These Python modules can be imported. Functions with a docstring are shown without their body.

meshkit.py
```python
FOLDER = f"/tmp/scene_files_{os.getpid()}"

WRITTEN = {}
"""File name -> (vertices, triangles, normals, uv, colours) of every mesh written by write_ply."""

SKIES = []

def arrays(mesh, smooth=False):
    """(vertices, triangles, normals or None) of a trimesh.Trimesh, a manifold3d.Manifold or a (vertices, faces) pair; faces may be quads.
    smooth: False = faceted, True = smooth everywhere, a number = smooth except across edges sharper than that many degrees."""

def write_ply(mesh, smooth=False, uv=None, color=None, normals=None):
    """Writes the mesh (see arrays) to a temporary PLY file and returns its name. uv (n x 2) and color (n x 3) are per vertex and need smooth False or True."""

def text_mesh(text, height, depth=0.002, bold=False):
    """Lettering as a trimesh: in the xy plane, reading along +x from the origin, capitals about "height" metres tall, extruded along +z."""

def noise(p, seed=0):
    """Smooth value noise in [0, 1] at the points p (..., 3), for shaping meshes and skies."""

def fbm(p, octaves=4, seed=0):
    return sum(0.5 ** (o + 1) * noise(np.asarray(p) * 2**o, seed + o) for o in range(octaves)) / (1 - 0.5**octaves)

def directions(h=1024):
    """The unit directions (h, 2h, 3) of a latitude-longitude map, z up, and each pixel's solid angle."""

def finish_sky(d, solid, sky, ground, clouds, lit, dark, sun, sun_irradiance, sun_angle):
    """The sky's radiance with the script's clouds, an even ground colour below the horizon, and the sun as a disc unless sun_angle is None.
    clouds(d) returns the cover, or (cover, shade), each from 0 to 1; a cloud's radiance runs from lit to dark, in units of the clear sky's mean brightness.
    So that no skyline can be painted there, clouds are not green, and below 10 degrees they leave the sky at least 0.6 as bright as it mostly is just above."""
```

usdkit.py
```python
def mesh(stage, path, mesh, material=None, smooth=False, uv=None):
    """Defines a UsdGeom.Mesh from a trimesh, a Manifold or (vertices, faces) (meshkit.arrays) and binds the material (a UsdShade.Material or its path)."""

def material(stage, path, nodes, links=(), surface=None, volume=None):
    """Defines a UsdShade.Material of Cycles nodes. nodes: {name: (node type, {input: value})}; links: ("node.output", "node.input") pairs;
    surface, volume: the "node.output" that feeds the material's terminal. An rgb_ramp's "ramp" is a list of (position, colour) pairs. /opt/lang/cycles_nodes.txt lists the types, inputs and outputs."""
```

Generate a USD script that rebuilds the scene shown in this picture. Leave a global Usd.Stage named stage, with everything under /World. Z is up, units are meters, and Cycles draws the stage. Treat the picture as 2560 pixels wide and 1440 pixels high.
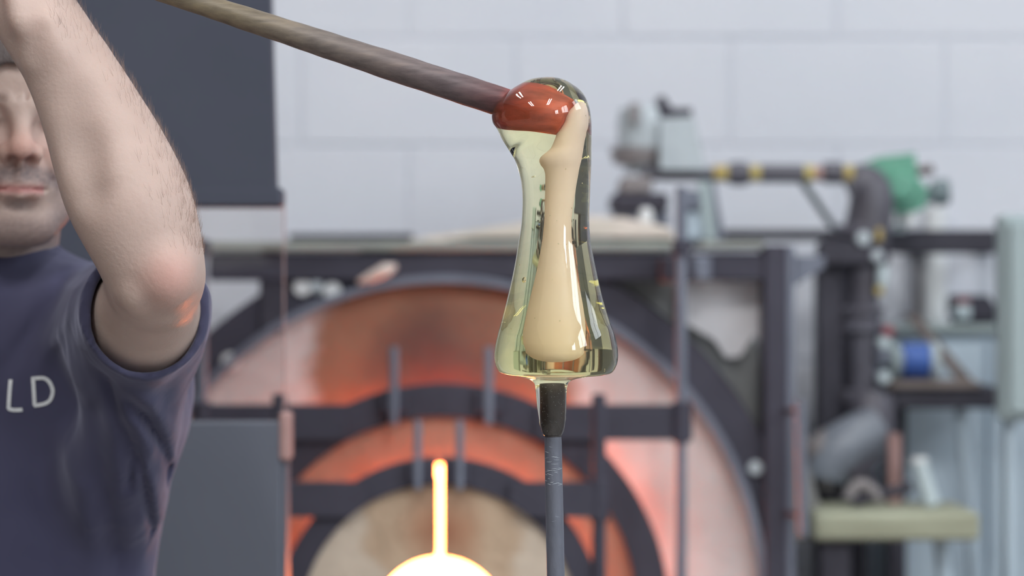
import math, random
import numpy as np, trimesh, usdkit, meshkit
from scipy.interpolate import PchipInterpolator, LinearNDInterpolator
from scipy.sparse import coo_matrix
from scipy.spatial.transform import Rotation
from shapely.geometry import Polygon, Point, box as sbox
from pxr import Usd, UsdGeom, UsdLux, UsdShade, Gf, Sdf, Vt

rng = np.random.default_rng(7)
random.seed(7)
stage = Usd.Stage.CreateInMemory()
UsdGeom.SetStageUpAxis(stage, 'Z'); UsdGeom.SetStageMetersPerUnit(stage, 1.0)
UsdGeom.Xform.Define(stage, '/World')

# ------------------------------------------------------------------ camera, lights, exposure
CAM_Z = 1.45
K = 36.0 / 85.0 / 2560.0                      # metres per picture pixel per metre of distance
cam = UsdGeom.Camera.Define(stage, '/World/camera')
cam.CreateFocalLengthAttr(85.0); cam.CreateHorizontalApertureAttr(36.0); cam.CreateVerticalApertureAttr(20.25)
cam.CreateFStopAttr(3.0); cam.CreateFocusDistanceAttr(2.16); cam.CreateClippingRangeAttr((0.05, 100.0))
cam.CreateExposureAttr(0.0)
cam.AddTranslateOp().Set(Gf.Vec3d(0, 0, CAM_Z)); cam.AddRotateXOp().Set(90.0)

R_Z = 4.0
ROOM = dict(x0=-3.0, x1=3.0, y0=-3.6, y1=4.5, z1=R_Z)


def rect_light(name, loc, rot, w, h, intensity, color):
    l = UsdLux.RectLight.Define(stage, '/World/' + name)
    l.CreateWidthAttr(w); l.CreateHeightAttr(h); l.CreateIntensityAttr(intensity); l.CreateColorAttr(Gf.Vec3f(*color))
    l.AddTranslateOp().Set(Gf.Vec3d(*loc)); l.AddRotateXYZOp().Set(Gf.Vec3f(*rot))
    return l


DAY = (0.90, 0.96, 1.0)
TUBE = (1.0, 0.985, 0.96)
WIN = [(-2.8, -1.4), (-0.5, 0.9), (2.1, 3.3)]  # the high windows of the right-hand wall, y ranges
WZ = (2.45, 3.75)
for i, (a, b) in enumerate(WIN):               # daylight just outside each window opening
    rect_light(f'daylight_{i+1}', (3.16, (a + b) / 2, sum(WZ) / 2), (0, 90, 0), WZ[1] - WZ[0], b - a, (17.0, 12.0, 6.0)[i], DAY)
TUBES = [(-1.1, 0.3), (0.7, 0.3), (-1.3, 2.9), (0.9, 2.9)]   # ceiling lamps (built below), centre x, y
for i, (x, y) in enumerate(TUBES):
    for j in (-1, 1):
        rect_light(f'tube_light_{2*i+(j+1)//2+1}', (x + j * 0.09, y, R_Z - 0.17), (0, 0, 0), 0.07, 1.25, [95.0, 95.0, 30.0, 30.0][i], TUBE)
world = UsdLux.DomeLight.Define(stage, '/World/sky'); world.CreateIntensityAttr(0.35); world.CreateColorAttr(Gf.Vec3f(0.85, 0.93, 1.0))

# ------------------------------------------------------------------ helpers
used = {}


def path_for(parent, name):
    key = (parent, name); n = used.get(key, 0); used[key] = n + 1
    return f'{parent}/{name}' + (f'_{n:03d}' if n else '')


def tag(p, label=None, cat=None, group=None, kind=None):
    for k, v in (('label', label), ('category', cat), ('group', group), ('kind', kind)):
        if v:
            p.SetCustomDataByKey(k, v)


def thing(name, label, cat, group=None):
    x = UsdGeom.Xform.Define(stage, path_for('/World', name))
    tag(x.GetPrim(), label, cat, group)
    return str(x.GetPath())


def cat(ms):
    ms = [trimesh.Trimesh(*meshkit.arrays(m)[:2], process=False) if not isinstance(m, trimesh.Trimesh) else m for m in ms]
    return trimesh.util.concatenate(ms)


def obj(name, m, mat, parent='/World', smooth=30, label=None, category=None, group=None, kind=None):
    if isinstance(m, list):
        m = cat(m)
    p = path_for(parent, name)
    usdkit.mesh(stage, p, m, '/World/Looks/' + mat, smooth=smooth)
    tag(stage.GetPrimAtPath(p), label, category, group, kind)
    return p


def at(px, py, d):
    return np.array([(px - 1280) * K * d, d, CAM_Z - (py - 720) * K * d])


def bx(x0, x1, y0, y1, z0, z1, b=0.003):
    """A box with chamfered edges."""
    c, e = np.array([[x0, x1], [y0, y1], [z0, z1]]).mean(1), np.array([x1 - x0, y1 - y0, z1 - z0]) / 2
    b = min(b, e.min() * 0.45)
    pts = []
    for s in np.ndindex(2, 2, 2):
        s = np.array(s) * 2 - 1
        for k in range(3):
            q = e - b; q[k] = e[k]
            pts.append(c + s * q)
    return trimesh.convex.convex_hull(np.array(pts))


def pbox(px0, py0, px1, py1, d, depth, b=0.004):
    """A chamfered box whose front face, at distance d, has the size that the photo shows."""
    a, c = at(px0, py1, d), at(px1, py0, d)
    return bx(a[0], c[0], d, d + depth, a[2], c[2], b)


def tube(points, radii, n=20, cap=True):
    p = np.asarray(points, float); r = np.broadcast_to(radii, (len(p),))
    t = np.gradient(p, axis=0); t /= np.linalg.norm(t, axis=1, keepdims=True) + 1e-12
    a = np.cross(t[0], [0, 0, 1.0] if abs(t[0][2]) < 0.9 else [1.0, 0, 0]); A = []
    for i in range(len(p)):
        a = a - t[i] * (a @ t[i]); a /= np.linalg.norm(a); A.append(a)
    A = np.array(A); B = np.cross(t, A); th = np.arange(n) * 2 * np.pi / n
    v = p[:, None] + r[:, None, None] * (np.cos(th)[None, :, None] * A[:, None] + np.sin(th)[None, :, None] * B[:, None])
    v = v.reshape(-1, 3); f = []
    for i in range(len(p) - 1):
        for j in range(n):
            q = [i * n + j, i * n + (j + 1) % n, (i + 1) * n + (j + 1) % n, (i + 1) * n + j]
            f += [[q[0], q[1], q[2]], [q[0], q[2], q[3]]]
    if cap:
        k = len(v); v = np.vstack([v, p[0], p[-1]])
        for j in range(n):
            f += [[k, (j + 1) % n, j], [k + 1, (len(p) - 1) * n + j, (len(p) - 1) * n + (j + 1) % n]]
    m = trimesh.Trimesh(v, np.array(f), process=False)
    if m.volume < 0:
        m.invert()
    return m


def rod(a, b, r, r2=None, n=20, bev=0.0):
    a, b = np.asarray(a, float), np.asarray(b, float); r2 = r if r2 is None else r2
    if bev:
        u = (b - a) / np.linalg.norm(b - a)
        return tube([a, a + u * bev * .3, a + u * bev, b - u * bev, b - u * bev * .3, b], [r - bev, r - bev * .3, r, r2, r2 - bev * .3, r2 - bev], n)
    return tube([a, b], [r, r2], n)


def extr(poly, y0, y1):
    """A shapely polygon in (x, z) extruded from y0 to y1."""
    out = []
    for g in getattr(poly, 'geoms', [poly]):
        m = trimesh.creation.extrude_polygon(g, y1 - y0, engine='earcut')
        v = np.array(m.vertices); m.vertices = np.stack([v[:, 0], y1 - v[:, 2], v[:, 1]], 1)
        if m.volume < 0:
            m.invert()
        out.append(m)
    return cat(out)


def pp(pts, d):
    return Polygon([(q[0], q[2]) for q in (at(x, y, d) for x, y in pts)])


def bend(a, c, b, n=14):
    """A quadratic curve from a by c to b."""
    t = np.linspace(0, 1, n)[:, None]
    return (1 - t) ** 2 * np.asarray(a) + 2 * t * (1 - t) * np.asarray(c) + t ** 2 * np.asarray(b)


# ------------------------------------------------------------------ materials
UsdGeom.Scope.Define(stage, '/World/Looks')


def lin(c):
    c = np.array(c, float) / 255
    return tuple(np.where(c < 0.04045, c / 12.92, ((c + 0.055) / 1.055) ** 2.4))


def mat(name, c1, c2=None, scale=12, rough=0.6, metal=0.0, bump=0.0, bscale=60, detail=4, stretch=(1, 1, 1), spec=0.5, extra=None, lo=0.35, hi=0.65):
    c2 = c1 if c2 is None else c2
    n = {'g': ('geometry', {}), 'm': ('mapping', {'scale': stretch}),
         't': ('noise_texture', {'scale': scale, 'detail': detail}),
         'r': ('rgb_ramp', {'ramp': [(lo, lin(c1)), (hi, lin(c2))]}),
         'p': ('principled_bsdf', {'roughness': rough, 'metallic': metal, 'specular_ior_level': spec, **(extra or {})})}
    l = [('g.position', 'm.vector'), ('m.vector', 't.vector'), ('t.fac', 'r.fac'), ('r.color', 'p.base_color')]
    if bump:
        n['t2'] = ('noise_texture', {'scale': bscale, 'detail': 3}); n['b'] = ('bump', {'strength': 1.0, 'distance': bump})
        l += [('m.vector', 't2.vector'), ('t2.fac', 'b.height'), ('b.normal', 'p.normal')]
    usdkit.material(stage, '/World/Looks/' + name, n, l, surface='p.BSDF')


def glow(name, color, strength):
    usdkit.material(stage, '/World/Looks/' + name, {'e': ('emission', {'color': color, 'strength': strength})}, surface='e.emission')


mat('wall_paint', (214, 219, 231), (219, 223, 234), scale=3, rough=0.55, bump=0.0015, bscale=90)
mat('mortar', (214, 218, 228), rough=0.8)
mat('side_wall', (205, 207, 210), (212, 213, 215), scale=2, rough=0.8)
mat('left_wall_wood', (74, 62, 54), (84, 72, 62), scale=4, rough=0.7)
mat('front_wall', (206, 206, 204), (212, 212, 210), scale=2, rough=0.8)
mat('ceiling_paint', (225, 225, 222), rough=0.9)
mat('concrete', (158, 156, 154), (172, 170, 166), scale=5, rough=0.7, bump=0.001)
mat('black_steel', (60, 59, 72), (68, 67, 81), scale=9, rough=0.6, spec=0.35, bump=0.0006)
mat('dark_steel', (58, 57, 68), (66, 65, 76), scale=9, spec=0.35, rough=0.6, bump=0.0006)
mat('blue_steel', (104, 110, 126), (118, 124, 140), scale=9, rough=0.45)
mat('hood_paint', (66, 70, 84), (70, 74, 88), scale=3, rough=0.7, spec=0.3)
mat('screen_paint', (92, 97, 110), (96, 101, 114), scale=3, rough=0.55)
mat('shroud', (140, 143, 146), (128, 128, 128), scale=6, rough=0.5)
mat('fibre', (222, 208, 202), (206, 190, 184), scale=7, rough=0.95, bump=0.004, bscale=40)
mat('blanket', (226, 214, 206), (208, 200, 190), scale=9, rough=0.95, bump=0.004, bscale=30)
mat('pale_fibre', (238, 238, 244), (226, 226, 232), scale=9, rough=0.95, bump=0.004, bscale=30)
mat('rail', (150, 156, 150), (138, 142, 140), scale=9, rough=0.5)
mat('pipe_iron', (92, 92, 104), (78, 76, 86), scale=14, rough=0.42)
mat('tape', (186, 172, 104), (172, 148, 92), scale=30, rough=0.6)
mat('silver', (188, 198, 206), (174, 184, 192), scale=12, rough=0.3)
mat('brown_metal', (146, 142, 146), (126, 120, 122), scale=12, rough=0.45)
mat('black_plastic', (52, 50, 64), rough=0.5)
mat('green_paint', (106, 168, 146), (98, 158, 138), scale=18, rough=0.45)
mat('grey_knob', (112, 128, 134), rough=0.5)
mat('rust', (96, 84, 84), (110, 90, 84), scale=20, rough=0.7)
mat('cabinet_pale', (166, 182, 186), (160, 176, 181), scale=3, rough=0.5)
mat('cabinet_blue', (182, 200, 215), (188, 205, 219), scale=3, rough=0.5)
mat('cabinet_top', (150, 164, 166), rough=0.5)
mat('white_paint', (226, 230, 234), rough=0.5)
mat('blue_tape', (70, 110, 190), (62, 98, 178), scale=20, rough=0.45)
mat('label_white', (190, 205, 212), rough=0.6)
mat('wood', (172, 176, 156), (152, 154, 134), scale=6, rough=0.7, stretch=(1, 8, 8))
mat('brown_mat', (132, 122, 120), (118, 108, 104), scale=16, rough=0.8)
mat('copper', (176, 142, 140), (160, 128, 124), scale=12, rough=0.45)
usdkit.material(stage, '/World/Looks/pane_edge', {'t': ('transparent_bsdf', {'color': (0.95, 0.88, 0.88)}), 'd': ('diffuse_bsdf', {'color': (0.55, 0.42, 0.42)}), 'm': ('mix_closure', {'fac': 0.3})}, [('t.BSDF', 'm.closure1'), ('d.BSDF', 'm.closure2')], surface='m.closure')
mat('nozzle_grey', (132, 140, 152), (116, 122, 134), scale=14, rough=0.35)
mat('red_label', (150, 80, 90), rough=0.6)
mat('lamp_housing', (230, 230, 230), rough=0.5)

# drum face and doors: fibre refractory with scorch stains of their own round the hot opening
HX, HZ = -0.103, 0.976                         # the axis of the glory hole


def scorched(name, zc, xr, r0, r1, base, base2, dark, orange, edge):
    """Fibre with an orange-brown scorch between radii r0 and r1 about the axis (a stain of the material itself)."""
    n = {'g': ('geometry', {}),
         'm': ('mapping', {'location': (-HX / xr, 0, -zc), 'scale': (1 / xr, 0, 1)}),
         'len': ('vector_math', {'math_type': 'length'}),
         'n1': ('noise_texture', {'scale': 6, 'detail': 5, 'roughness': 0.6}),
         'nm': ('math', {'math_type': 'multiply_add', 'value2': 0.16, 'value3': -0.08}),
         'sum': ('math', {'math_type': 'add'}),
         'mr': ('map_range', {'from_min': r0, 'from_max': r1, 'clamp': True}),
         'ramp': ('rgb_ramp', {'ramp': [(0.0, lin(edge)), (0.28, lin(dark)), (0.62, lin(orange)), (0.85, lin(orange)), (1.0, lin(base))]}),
         'n2': ('noise_texture', {'scale': 14, 'detail': 4}),
         'mix': ('mix', {'mix_type': 'multiply', 'fac': 0.35}),
         'r2': ('rgb_ramp', {'ramp': [(0.3, lin(base2)), (0.7, (1, 1, 1))]}),
         'bmp': ('bump', {'strength': 1.0, 'distance': 0.004}), 'n3': ('noise_texture', {'scale': 45, 'detail': 3}),
         'p': ('principled_bsdf', {'roughness': 0.95})}
    l = [('g.position', 'm.vector'), ('m.vector', 'len.vector1'), ('g.position', 'n1.vector'), ('n1.fac', 'nm.value1'), ('len.value', 'sum.value1'), ('nm.value', 'sum.value2'),
         ('sum.value', 'mr.value'), ('mr.result', 'ramp.fac'), ('g.position', 'n2.vector'), ('n2.fac', 'r2.fac'), ('ramp.color', 'mix.color1'), ('r2.color', 'mix.color2'),
         ('mix.color', 'p.base_color'), ('g.position', 'n3.vector'), ('n3.fac', 'bmp.height'), ('bmp.normal', 'p.normal')]
    usdkit.material(stage, '/World/Looks/' + name, n, l, surface='p.BSDF')


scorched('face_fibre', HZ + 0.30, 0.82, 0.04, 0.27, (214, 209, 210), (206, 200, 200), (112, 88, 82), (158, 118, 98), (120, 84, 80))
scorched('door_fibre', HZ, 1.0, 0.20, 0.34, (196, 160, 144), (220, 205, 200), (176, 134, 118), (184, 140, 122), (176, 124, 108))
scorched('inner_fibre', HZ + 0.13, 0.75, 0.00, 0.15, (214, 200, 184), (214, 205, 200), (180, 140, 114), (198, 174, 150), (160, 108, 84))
glow('fire', (1.0, 0.20, 0.05), 40.0)

# ------------------------------------------------------------------ the room
R = ROOM
obj('floor', bx(R['x0'], R['x1'], R['y0'], R['y1'] + .1, -0.1, 0), 'concrete', kind='structure', label='grey concrete workshop floor')
obj('ceiling', bx(R['x0'], R['x1'], R['y0'], R['y1'] + .1, R['z1'], R['z1'] + 0.1), 'ceiling_paint', kind='structure', label='white painted workshop ceiling')
obj('wall_left', bx(R['x0'] - .1, R['x0'], R['y0'], R['y1'] + .1, 0, R['z1']), 'left_wall_wood', kind='structure', label='dark brown side wall left of the workshop')
wall_back = obj('wall_back', bx(R['x0'], R['x1'], R['y1'] + 0.004, R['y1'] + 0.1, 0, R['z1']), 'mortar', kind='structure', label='white painted concrete block wall behind the furnace')
high = []
zj = [0.0] + [0.115 + 0.2 * i for i in range(20)] + [R['z1']]
for i in range(len(zj) - 1):
    x = 0.005 + (0.2 if (i % 2 == 0) else 0.0) - 0.4 * 9
    while x < R['x1']:
        a, b = max(x + 0.0025, R['x0']), min(x + 0.3975, R['x1'])
        if b - a > 0.03:
            dy = rng.uniform(0, 0.0012)
            blk = (a, b, R['y1'] + dy, R['y1'] + 0.02, zj[i] + 0.0025, zj[i + 1] - 0.0025, 0.002)
            if i < 16:
                obj('block', bx(*blk), 'wall_paint', wall_back)
            else:
                high.append(bx(*blk))
        x += 0.4

obj('upper_blocks', high, 'wall_paint', wall_back, kind='stuff')


def holed_wall(name, fixed, lo, hi, holes, along, label):
    """A wall with window openings; along 'y' = the right-hand wall at x = fixed, 'x' = the wall behind the camera."""
    poly = sbox(lo, 0, hi, R['z1'])
    for a, b, z0, z1 in holes:
        poly = poly.difference(sbox(a, z0, b, z1))
    m = extr(poly, 0, 0.1); v = np.array(m.vertices)
    m.vertices = np.stack([fixed + v[:, 1], v[:, 0], v[:, 2]], 1) if along == 'y' else np.stack([v[:, 0], fixed - v[:, 1], v[:, 2]], 1)
    if m.volume < 0:
        m.invert()
    obj(name, m, 'side_wall' if along == 'y' else 'front_wall', kind='structure', smooth=False, label=label)


holed_wall('wall_right', R['x1'], R['y0'], R['y1'] + .1, [(a, b, *WZ) for a, b in WIN], 'y', 'pale grey side wall with three high windows')
holed_wall('wall_front', R['y0'], R['x0'], R['x1'], [], 'x', 'pale plain wall behind the camera')
for i, (a, b) in enumerate(WIN):
    w = thing(f'window_{i+1}', ['first', 'second', 'third'][i] + ' high window of the right-hand wall, outside the picture', 'window')
    tag(stage.GetPrimAtPath(w), kind='structure')
    z0, z1 = WZ
    obj('window_frame', [bx(3.0, 3.06, a, b, z0, z0 + .05), bx(3.0, 3.06, a, b, z1 - .05, z1), bx(3.0, 3.06, a, a + .05, z0 + .05, z1 - .05), bx(3.0, 3.06, b - .05, b, z0 + .05, z1 - .05)], 'dark_steel', w)
    m = (a + b) / 2
    obj('glazing_bar', bx(3.01, 3.05, m - .02, m + .02, z0 + .05, z1 - .05), 'dark_steel', w)
for i, (x, y) in enumerate(TUBES):
    t = thing('ceiling_lamp', ['twin tube lamp over the space before the glassblower', 'twin tube lamp over the camera side, right of the glass', 'twin tube lamp above the dark hood',
                               'twin tube lamp above the furnace'][i], 'ceiling lamp')
    obj('housing', bx(x - .2, x + .2, y - .68, y + .68, R_Z - .15, R_Z, .01), 'lamp_housing', t)

# ------------------------------------------------------------------ the glory hole furnace
DR = 3.73
g = thing('glory_hole_furnace', 'large round glassblowing furnace with glowing opening, nested split doors and dark steel frame', 'furnace')


def ring(r0, r1, a0=None, a1=None, n=96):
    p = Point(HX, HZ).buffer(r1, n).difference(Point(HX, HZ).buffer(r0, n) if r0 else Polygon())
    if a0 is not None:
        th = np.radians(np.linspace(a0, a1, 40))
        p = p.intersection(Polygon([(HX, HZ)] + [(HX + 3 * math.cos(t), HZ + 3 * math.sin(t)) for t in th]))
    return p


obj('drum_shell', extr(ring(0.50, 0.545), DR + 0.03, 4.3), 'shroud', g)
obj('drum_back', extr(ring(0, 0.545), 4.3, 4.34), 'dark_steel', g)
obj('front_ring', extr(ring(0.487, 0.545), DR - 0.01, DR + 0.03), 'black_steel', g)
obj('ring_lip', extr(ring(0.482, 0.494), DR - 0.03, DR - 0.01), 'blue_steel', g)
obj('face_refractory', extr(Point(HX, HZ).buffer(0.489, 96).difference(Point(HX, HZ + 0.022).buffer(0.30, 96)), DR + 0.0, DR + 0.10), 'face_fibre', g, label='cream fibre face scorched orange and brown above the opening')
obj('fire_chamber', [extr(Point(HX, HZ + .022).buffer(.32, 96).difference(Point(HX, HZ + .022).buffer(.30, 96)), DR + 0.10, 4.22), extr(Point(HX, HZ + .022).buffer(.31, 96), 4.22, 4.26)], 'fire', g, smooth=True, label='glowing white-hot chamber')
obj('side_shroud', extr(ring(0.55, 0.60, 8, 62), DR + 0.06, DR + 0.36), 'shroud', g)
for a in range(8):
    th = math.radians(22.5 + 45 * a); c = (HX + 0.516 * math.cos(th), HZ + 0.516 * math.sin(th))
    obj('bolt', rod((c[0], DR - 0.022, c[1]), (c[0], DR, c[1]), 0.011, n=12, bev=.003), 'silver', g)
for (px, py) in ((830, 728), (575, 905), (755, 718)):
    c = at(px, py, DR - 0.02)
    obj('washer', rod(c, c + [0, 0.012, 0], 0.014, n=20, bev=.003), 'white_paint', g, label='pale washer')
obj('fibre_scrap', tube([at(895, 705, DR - .03), at(930, 692, DR - .034), at(965, 675, DR - .034), at(990, 665, DR - .03)], [.003, .009, .011, .004], 10), 'fibre', g, label='torn white scrap of fibre stuck to the beam')

# frame: beams and posts
obj('top_beam', pbox(520, 632, 1992, 702, 3.7025, 0.02), 'black_steel', g)
obj('beam_rail', pbox(520, 603, 1690, 628, 3.69, 0.10), 'rail', g, label='pale flat rail along the top of the beam')
obj('beam_rail', pbox(1750, 602, 1912, 622, 3.69, 0.10), 'rail', g, label='pale flat rail along the top of the beam')
obj('rear_rail', pbox(720, 584, 1032, 602, 4.2, 0.05), 'dark_steel', g)
obj('rear_rail', pbox(1740, 574, 2110, 600, 4.2, 0.05), 'dark_steel', g)
for px0, px1 in ((1912, 1968), (238, 294)):
    a, b = at(px0, 612, 3.69), at(px1, 612, 3.69)
    obj('frame_post', bx(a[0], b[0], 3.695, 3.78, 0, a[2]), 'black_steel', g)
    obj('post_flange', bx(b[0], b[0] + 0.012, 3.695, 3.76, 0, a[2]), 'blue_steel', g)
obj('rear_post', bx(-0.62, -0.56, 4.24, 4.30, 0, 1.53), 'dark_steel', g)
obj('rear_post', bx(0.56, 0.62, 4.24, 4.30, 0, 1.53), 'dark_steel', g)
obj('side_rail', bx(0.36, 0.39, 3.785, 4.24, 1.44, 1.5), 'black_steel', g)
obj('cradle', bx(-0.62, 0.44, 3.80, 3.88, 0.36, 0.43), 'black_steel', g)
obj('cradle', bx(-0.62, 0.62, 4.24, 4.30, 0.36, 0.43), 'black_steel', g)
obj('gusset', pbox(648, 630, 706, 832, 3.71, 0.02), 'dark_steel', g)
obj('corner_bracket', extr(pp([(1990, 640), (2062, 640), (2062, 668), (1990, 712)], 3.72), 3.72, 3.76), 'blue_steel', g)
obj('hinge_bracket', pbox(1654, 640, 1730, 706, 3.60, 0.09), 'black_plastic', g, label='black hinge block on the beam')
obj('bracket_plate', pbox(1733, 640, 1778, 702, 3.68, 0.02), 'blue_steel', g)

obj('fibre_sheet', extr(pp([(1700, 702), (1908, 702), (1908, 858), (1884, 838), (1850, 892), (1816, 894), (1786, 850), (1700, 800)], 3.765), 3.765, 3.785), 'pale_fibre', g, label='torn pale sheet of fibre hanging under the beam')
# nested split doors: outer pair at y 3.52, inner pair at y 3.40
OD, ID = 3.54, 3.42


def half(poly, side, gap):
    return poly.intersection(sbox(HX - 2, -1, HX - gap / 2, 3) if side < 0 else sbox(HX + gap / 2, -1, HX + 2, 3))


for side, word in ((-1, 'left'), (1, 'right')):
    d = obj('outer_door', extr(half(ring(0.286, 0.333), side, 0.0004), OD, OD + 0.05), 'black_steel', g, label=f'{word} outer door, arched dark steel rim')
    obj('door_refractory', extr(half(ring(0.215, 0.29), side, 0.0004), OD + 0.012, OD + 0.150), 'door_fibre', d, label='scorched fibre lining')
    xa, xb = sorted((HX + side * 0.14, HX + side * 0.366))
    arm = sbox(xa, HZ + 0.252, xb, HZ + 0.303).difference(Point(HX, HZ).buffer(0.287, 64))
    obj('hinge_arm', extr(arm, OD - 0.012, OD + 0.02), 'black_steel', d)
    xr = HX + side * 0.069
    obj('pull_rod', rod((xr, OD - .02, HZ + 0.275), (xr, OD - .02, HZ + 0.388), 0.0065, bev=.002), 'blue_steel', d)
    obj('latch_block', bx(xr - .018, xr + .018, OD - .02, OD, HZ + .29, HZ + .325), 'black_steel', d)
    d = obj('inner_door', extr(half(ring(0.196, 0.232), side, 0.0105), ID, ID + 0.05), 'black_steel', g, label=f'{word} inner door, arched dark steel rim')
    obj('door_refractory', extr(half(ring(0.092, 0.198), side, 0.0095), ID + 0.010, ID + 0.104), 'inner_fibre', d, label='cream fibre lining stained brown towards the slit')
    xa, xb = sorted((HX + side * 0.10, HX + side * 0.226))
    arm = sbox(xa, HZ + 0.151, xb, HZ + 0.199).difference(Point(HX, HZ).buffer(0.197, 64))
    obj('hinge_arm', extr(arm, ID - 0.012, ID + 0.02), 'black_steel', d)
    xr = HX + side * 0.0295
    obj('pull_rod', rod((xr, ID - .02, HZ + 0.190), (xr, ID - .02, HZ + 0.288), 0.0055, bev=.002), 'blue_steel', d)
    obj('latch_block', bx(xr - .014, xr + .014, ID - .02, ID, HZ + .198, HZ + .23), 'black_steel', d)
    xo, xi = HX + side * 0.350, HX + side * 0.226
    top = at(0, 468 if side > 0 else 598, 3.55)[2]
    obj('hinge_post', rod((xo, 3.53, 0), (xo, 3.53, top), 0.008, bev=.002), 'blue_steel', g)
    obj('post_collar', rod((xo, 3.53, at(0, 640, 3.55)[2]), (xo, 3.53, at(0, 600, 3.55)[2]), 0.013, bev=.003), 'black_steel', g)
    ti = at(0, 985, 3.42)[2]
    obj('hinge_post', rod((xi, 3.42, 0), (xi, 3.42, ti), 0.010, bev=.002), 'black_steel', g)
    obj('hinge_knuckle', rod((xi, 3.42, HZ + 0.145), (xi, 3.42, HZ + 0.205), 0.014, bev=.003), 'black_steel', g)
    obj('hinge_knuckle', rod((xo, 3.53, HZ + 0.248), (xo, 3.53, HZ + 0.308), 0.013, bev=.003), 'black_steel', g)
    xx = sorted((xi, xo)); obj('post_tie', bx(xx[0], xx[1], 3.41, 3.54, 0.30, 0.34), 'black_steel', g)

# fibre blanket heaped on the drum
t = np.linspace(0, 1, 60); yy = np.linspace(3.80, 4.12, 16); V = []
xs = at(1028, 0, 3.85)[0] + t * (at(1684, 0, 3.85)[0] - at(1028, 0, 3.85)[0])
z0, ztop = at(0, 612, 3.85)[2], at(0, 540, 3.85)[2]
prof = np.interp(t, [0, .12, .3, .5, .66, .8, .93, 0.985, 1], [0.05, .25, .55, .85, 1.0, .93, .66, .52, 0.2])
G = np.stack(np.meshgrid(xs, yy, indexing='ij'), -1)
n_ = meshkit.fbm(np.concatenate([G * 14, np.zeros((*G.shape[:2], 1))], -1), 3, 4) - .5
H = z0 + (ztop - z0) * prof[:, None] * np.sin(np.pi * (0.28 + 0.66 * np.linspace(0, 1, 16)))[None] ** .4 + n_ * 0.018
top = np.concatenate([G, H[..., None]], -1); bot = top.copy(); bot[..., 2] = np.minimum(1.53, H - 0.01)
nx, ny = 60, 16
v = np.vstack([top.reshape(-1, 3), bot.reshape(-1, 3)]); f = []
for i in range(nx - 1):
    for j in range(ny - 1):
        q = [i * ny + j, (i + 1) * ny + j, (i + 1) * ny + j + 1, i * ny + j + 1]
        f += [[q[0], q[1], q[2]], [q[0], q[2], q[3]]]; q = [x + nx * ny for x in q]; f += [[q[0], q[2], q[1]], [q[0], q[3], q[2]]]
edge = [(i, 0) for i in range(nx)] + [(nx - 1, j) for j in range(1, ny)] + [(i, ny - 1) for i in range(nx - 2, -1, -1)] + [(0, j) for j in range(ny - 2, 0, -1)]
for k, (i, j) in enumerate(edge):
    i2, j2 = edge[(k + 1) % len(edge)]; a, b = i * ny + j, i2 * ny + j2
    f += [[a, a + nx * ny, b + nx * ny], [a, b + nx * ny, b]]
obj('fibre_blanket', trimesh.Trimesh(v, f, process=False), 'blanket', smooth=40, label='cream ceramic fibre blanket heaped on top of the round furnace', category='insulation blanket')

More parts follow.
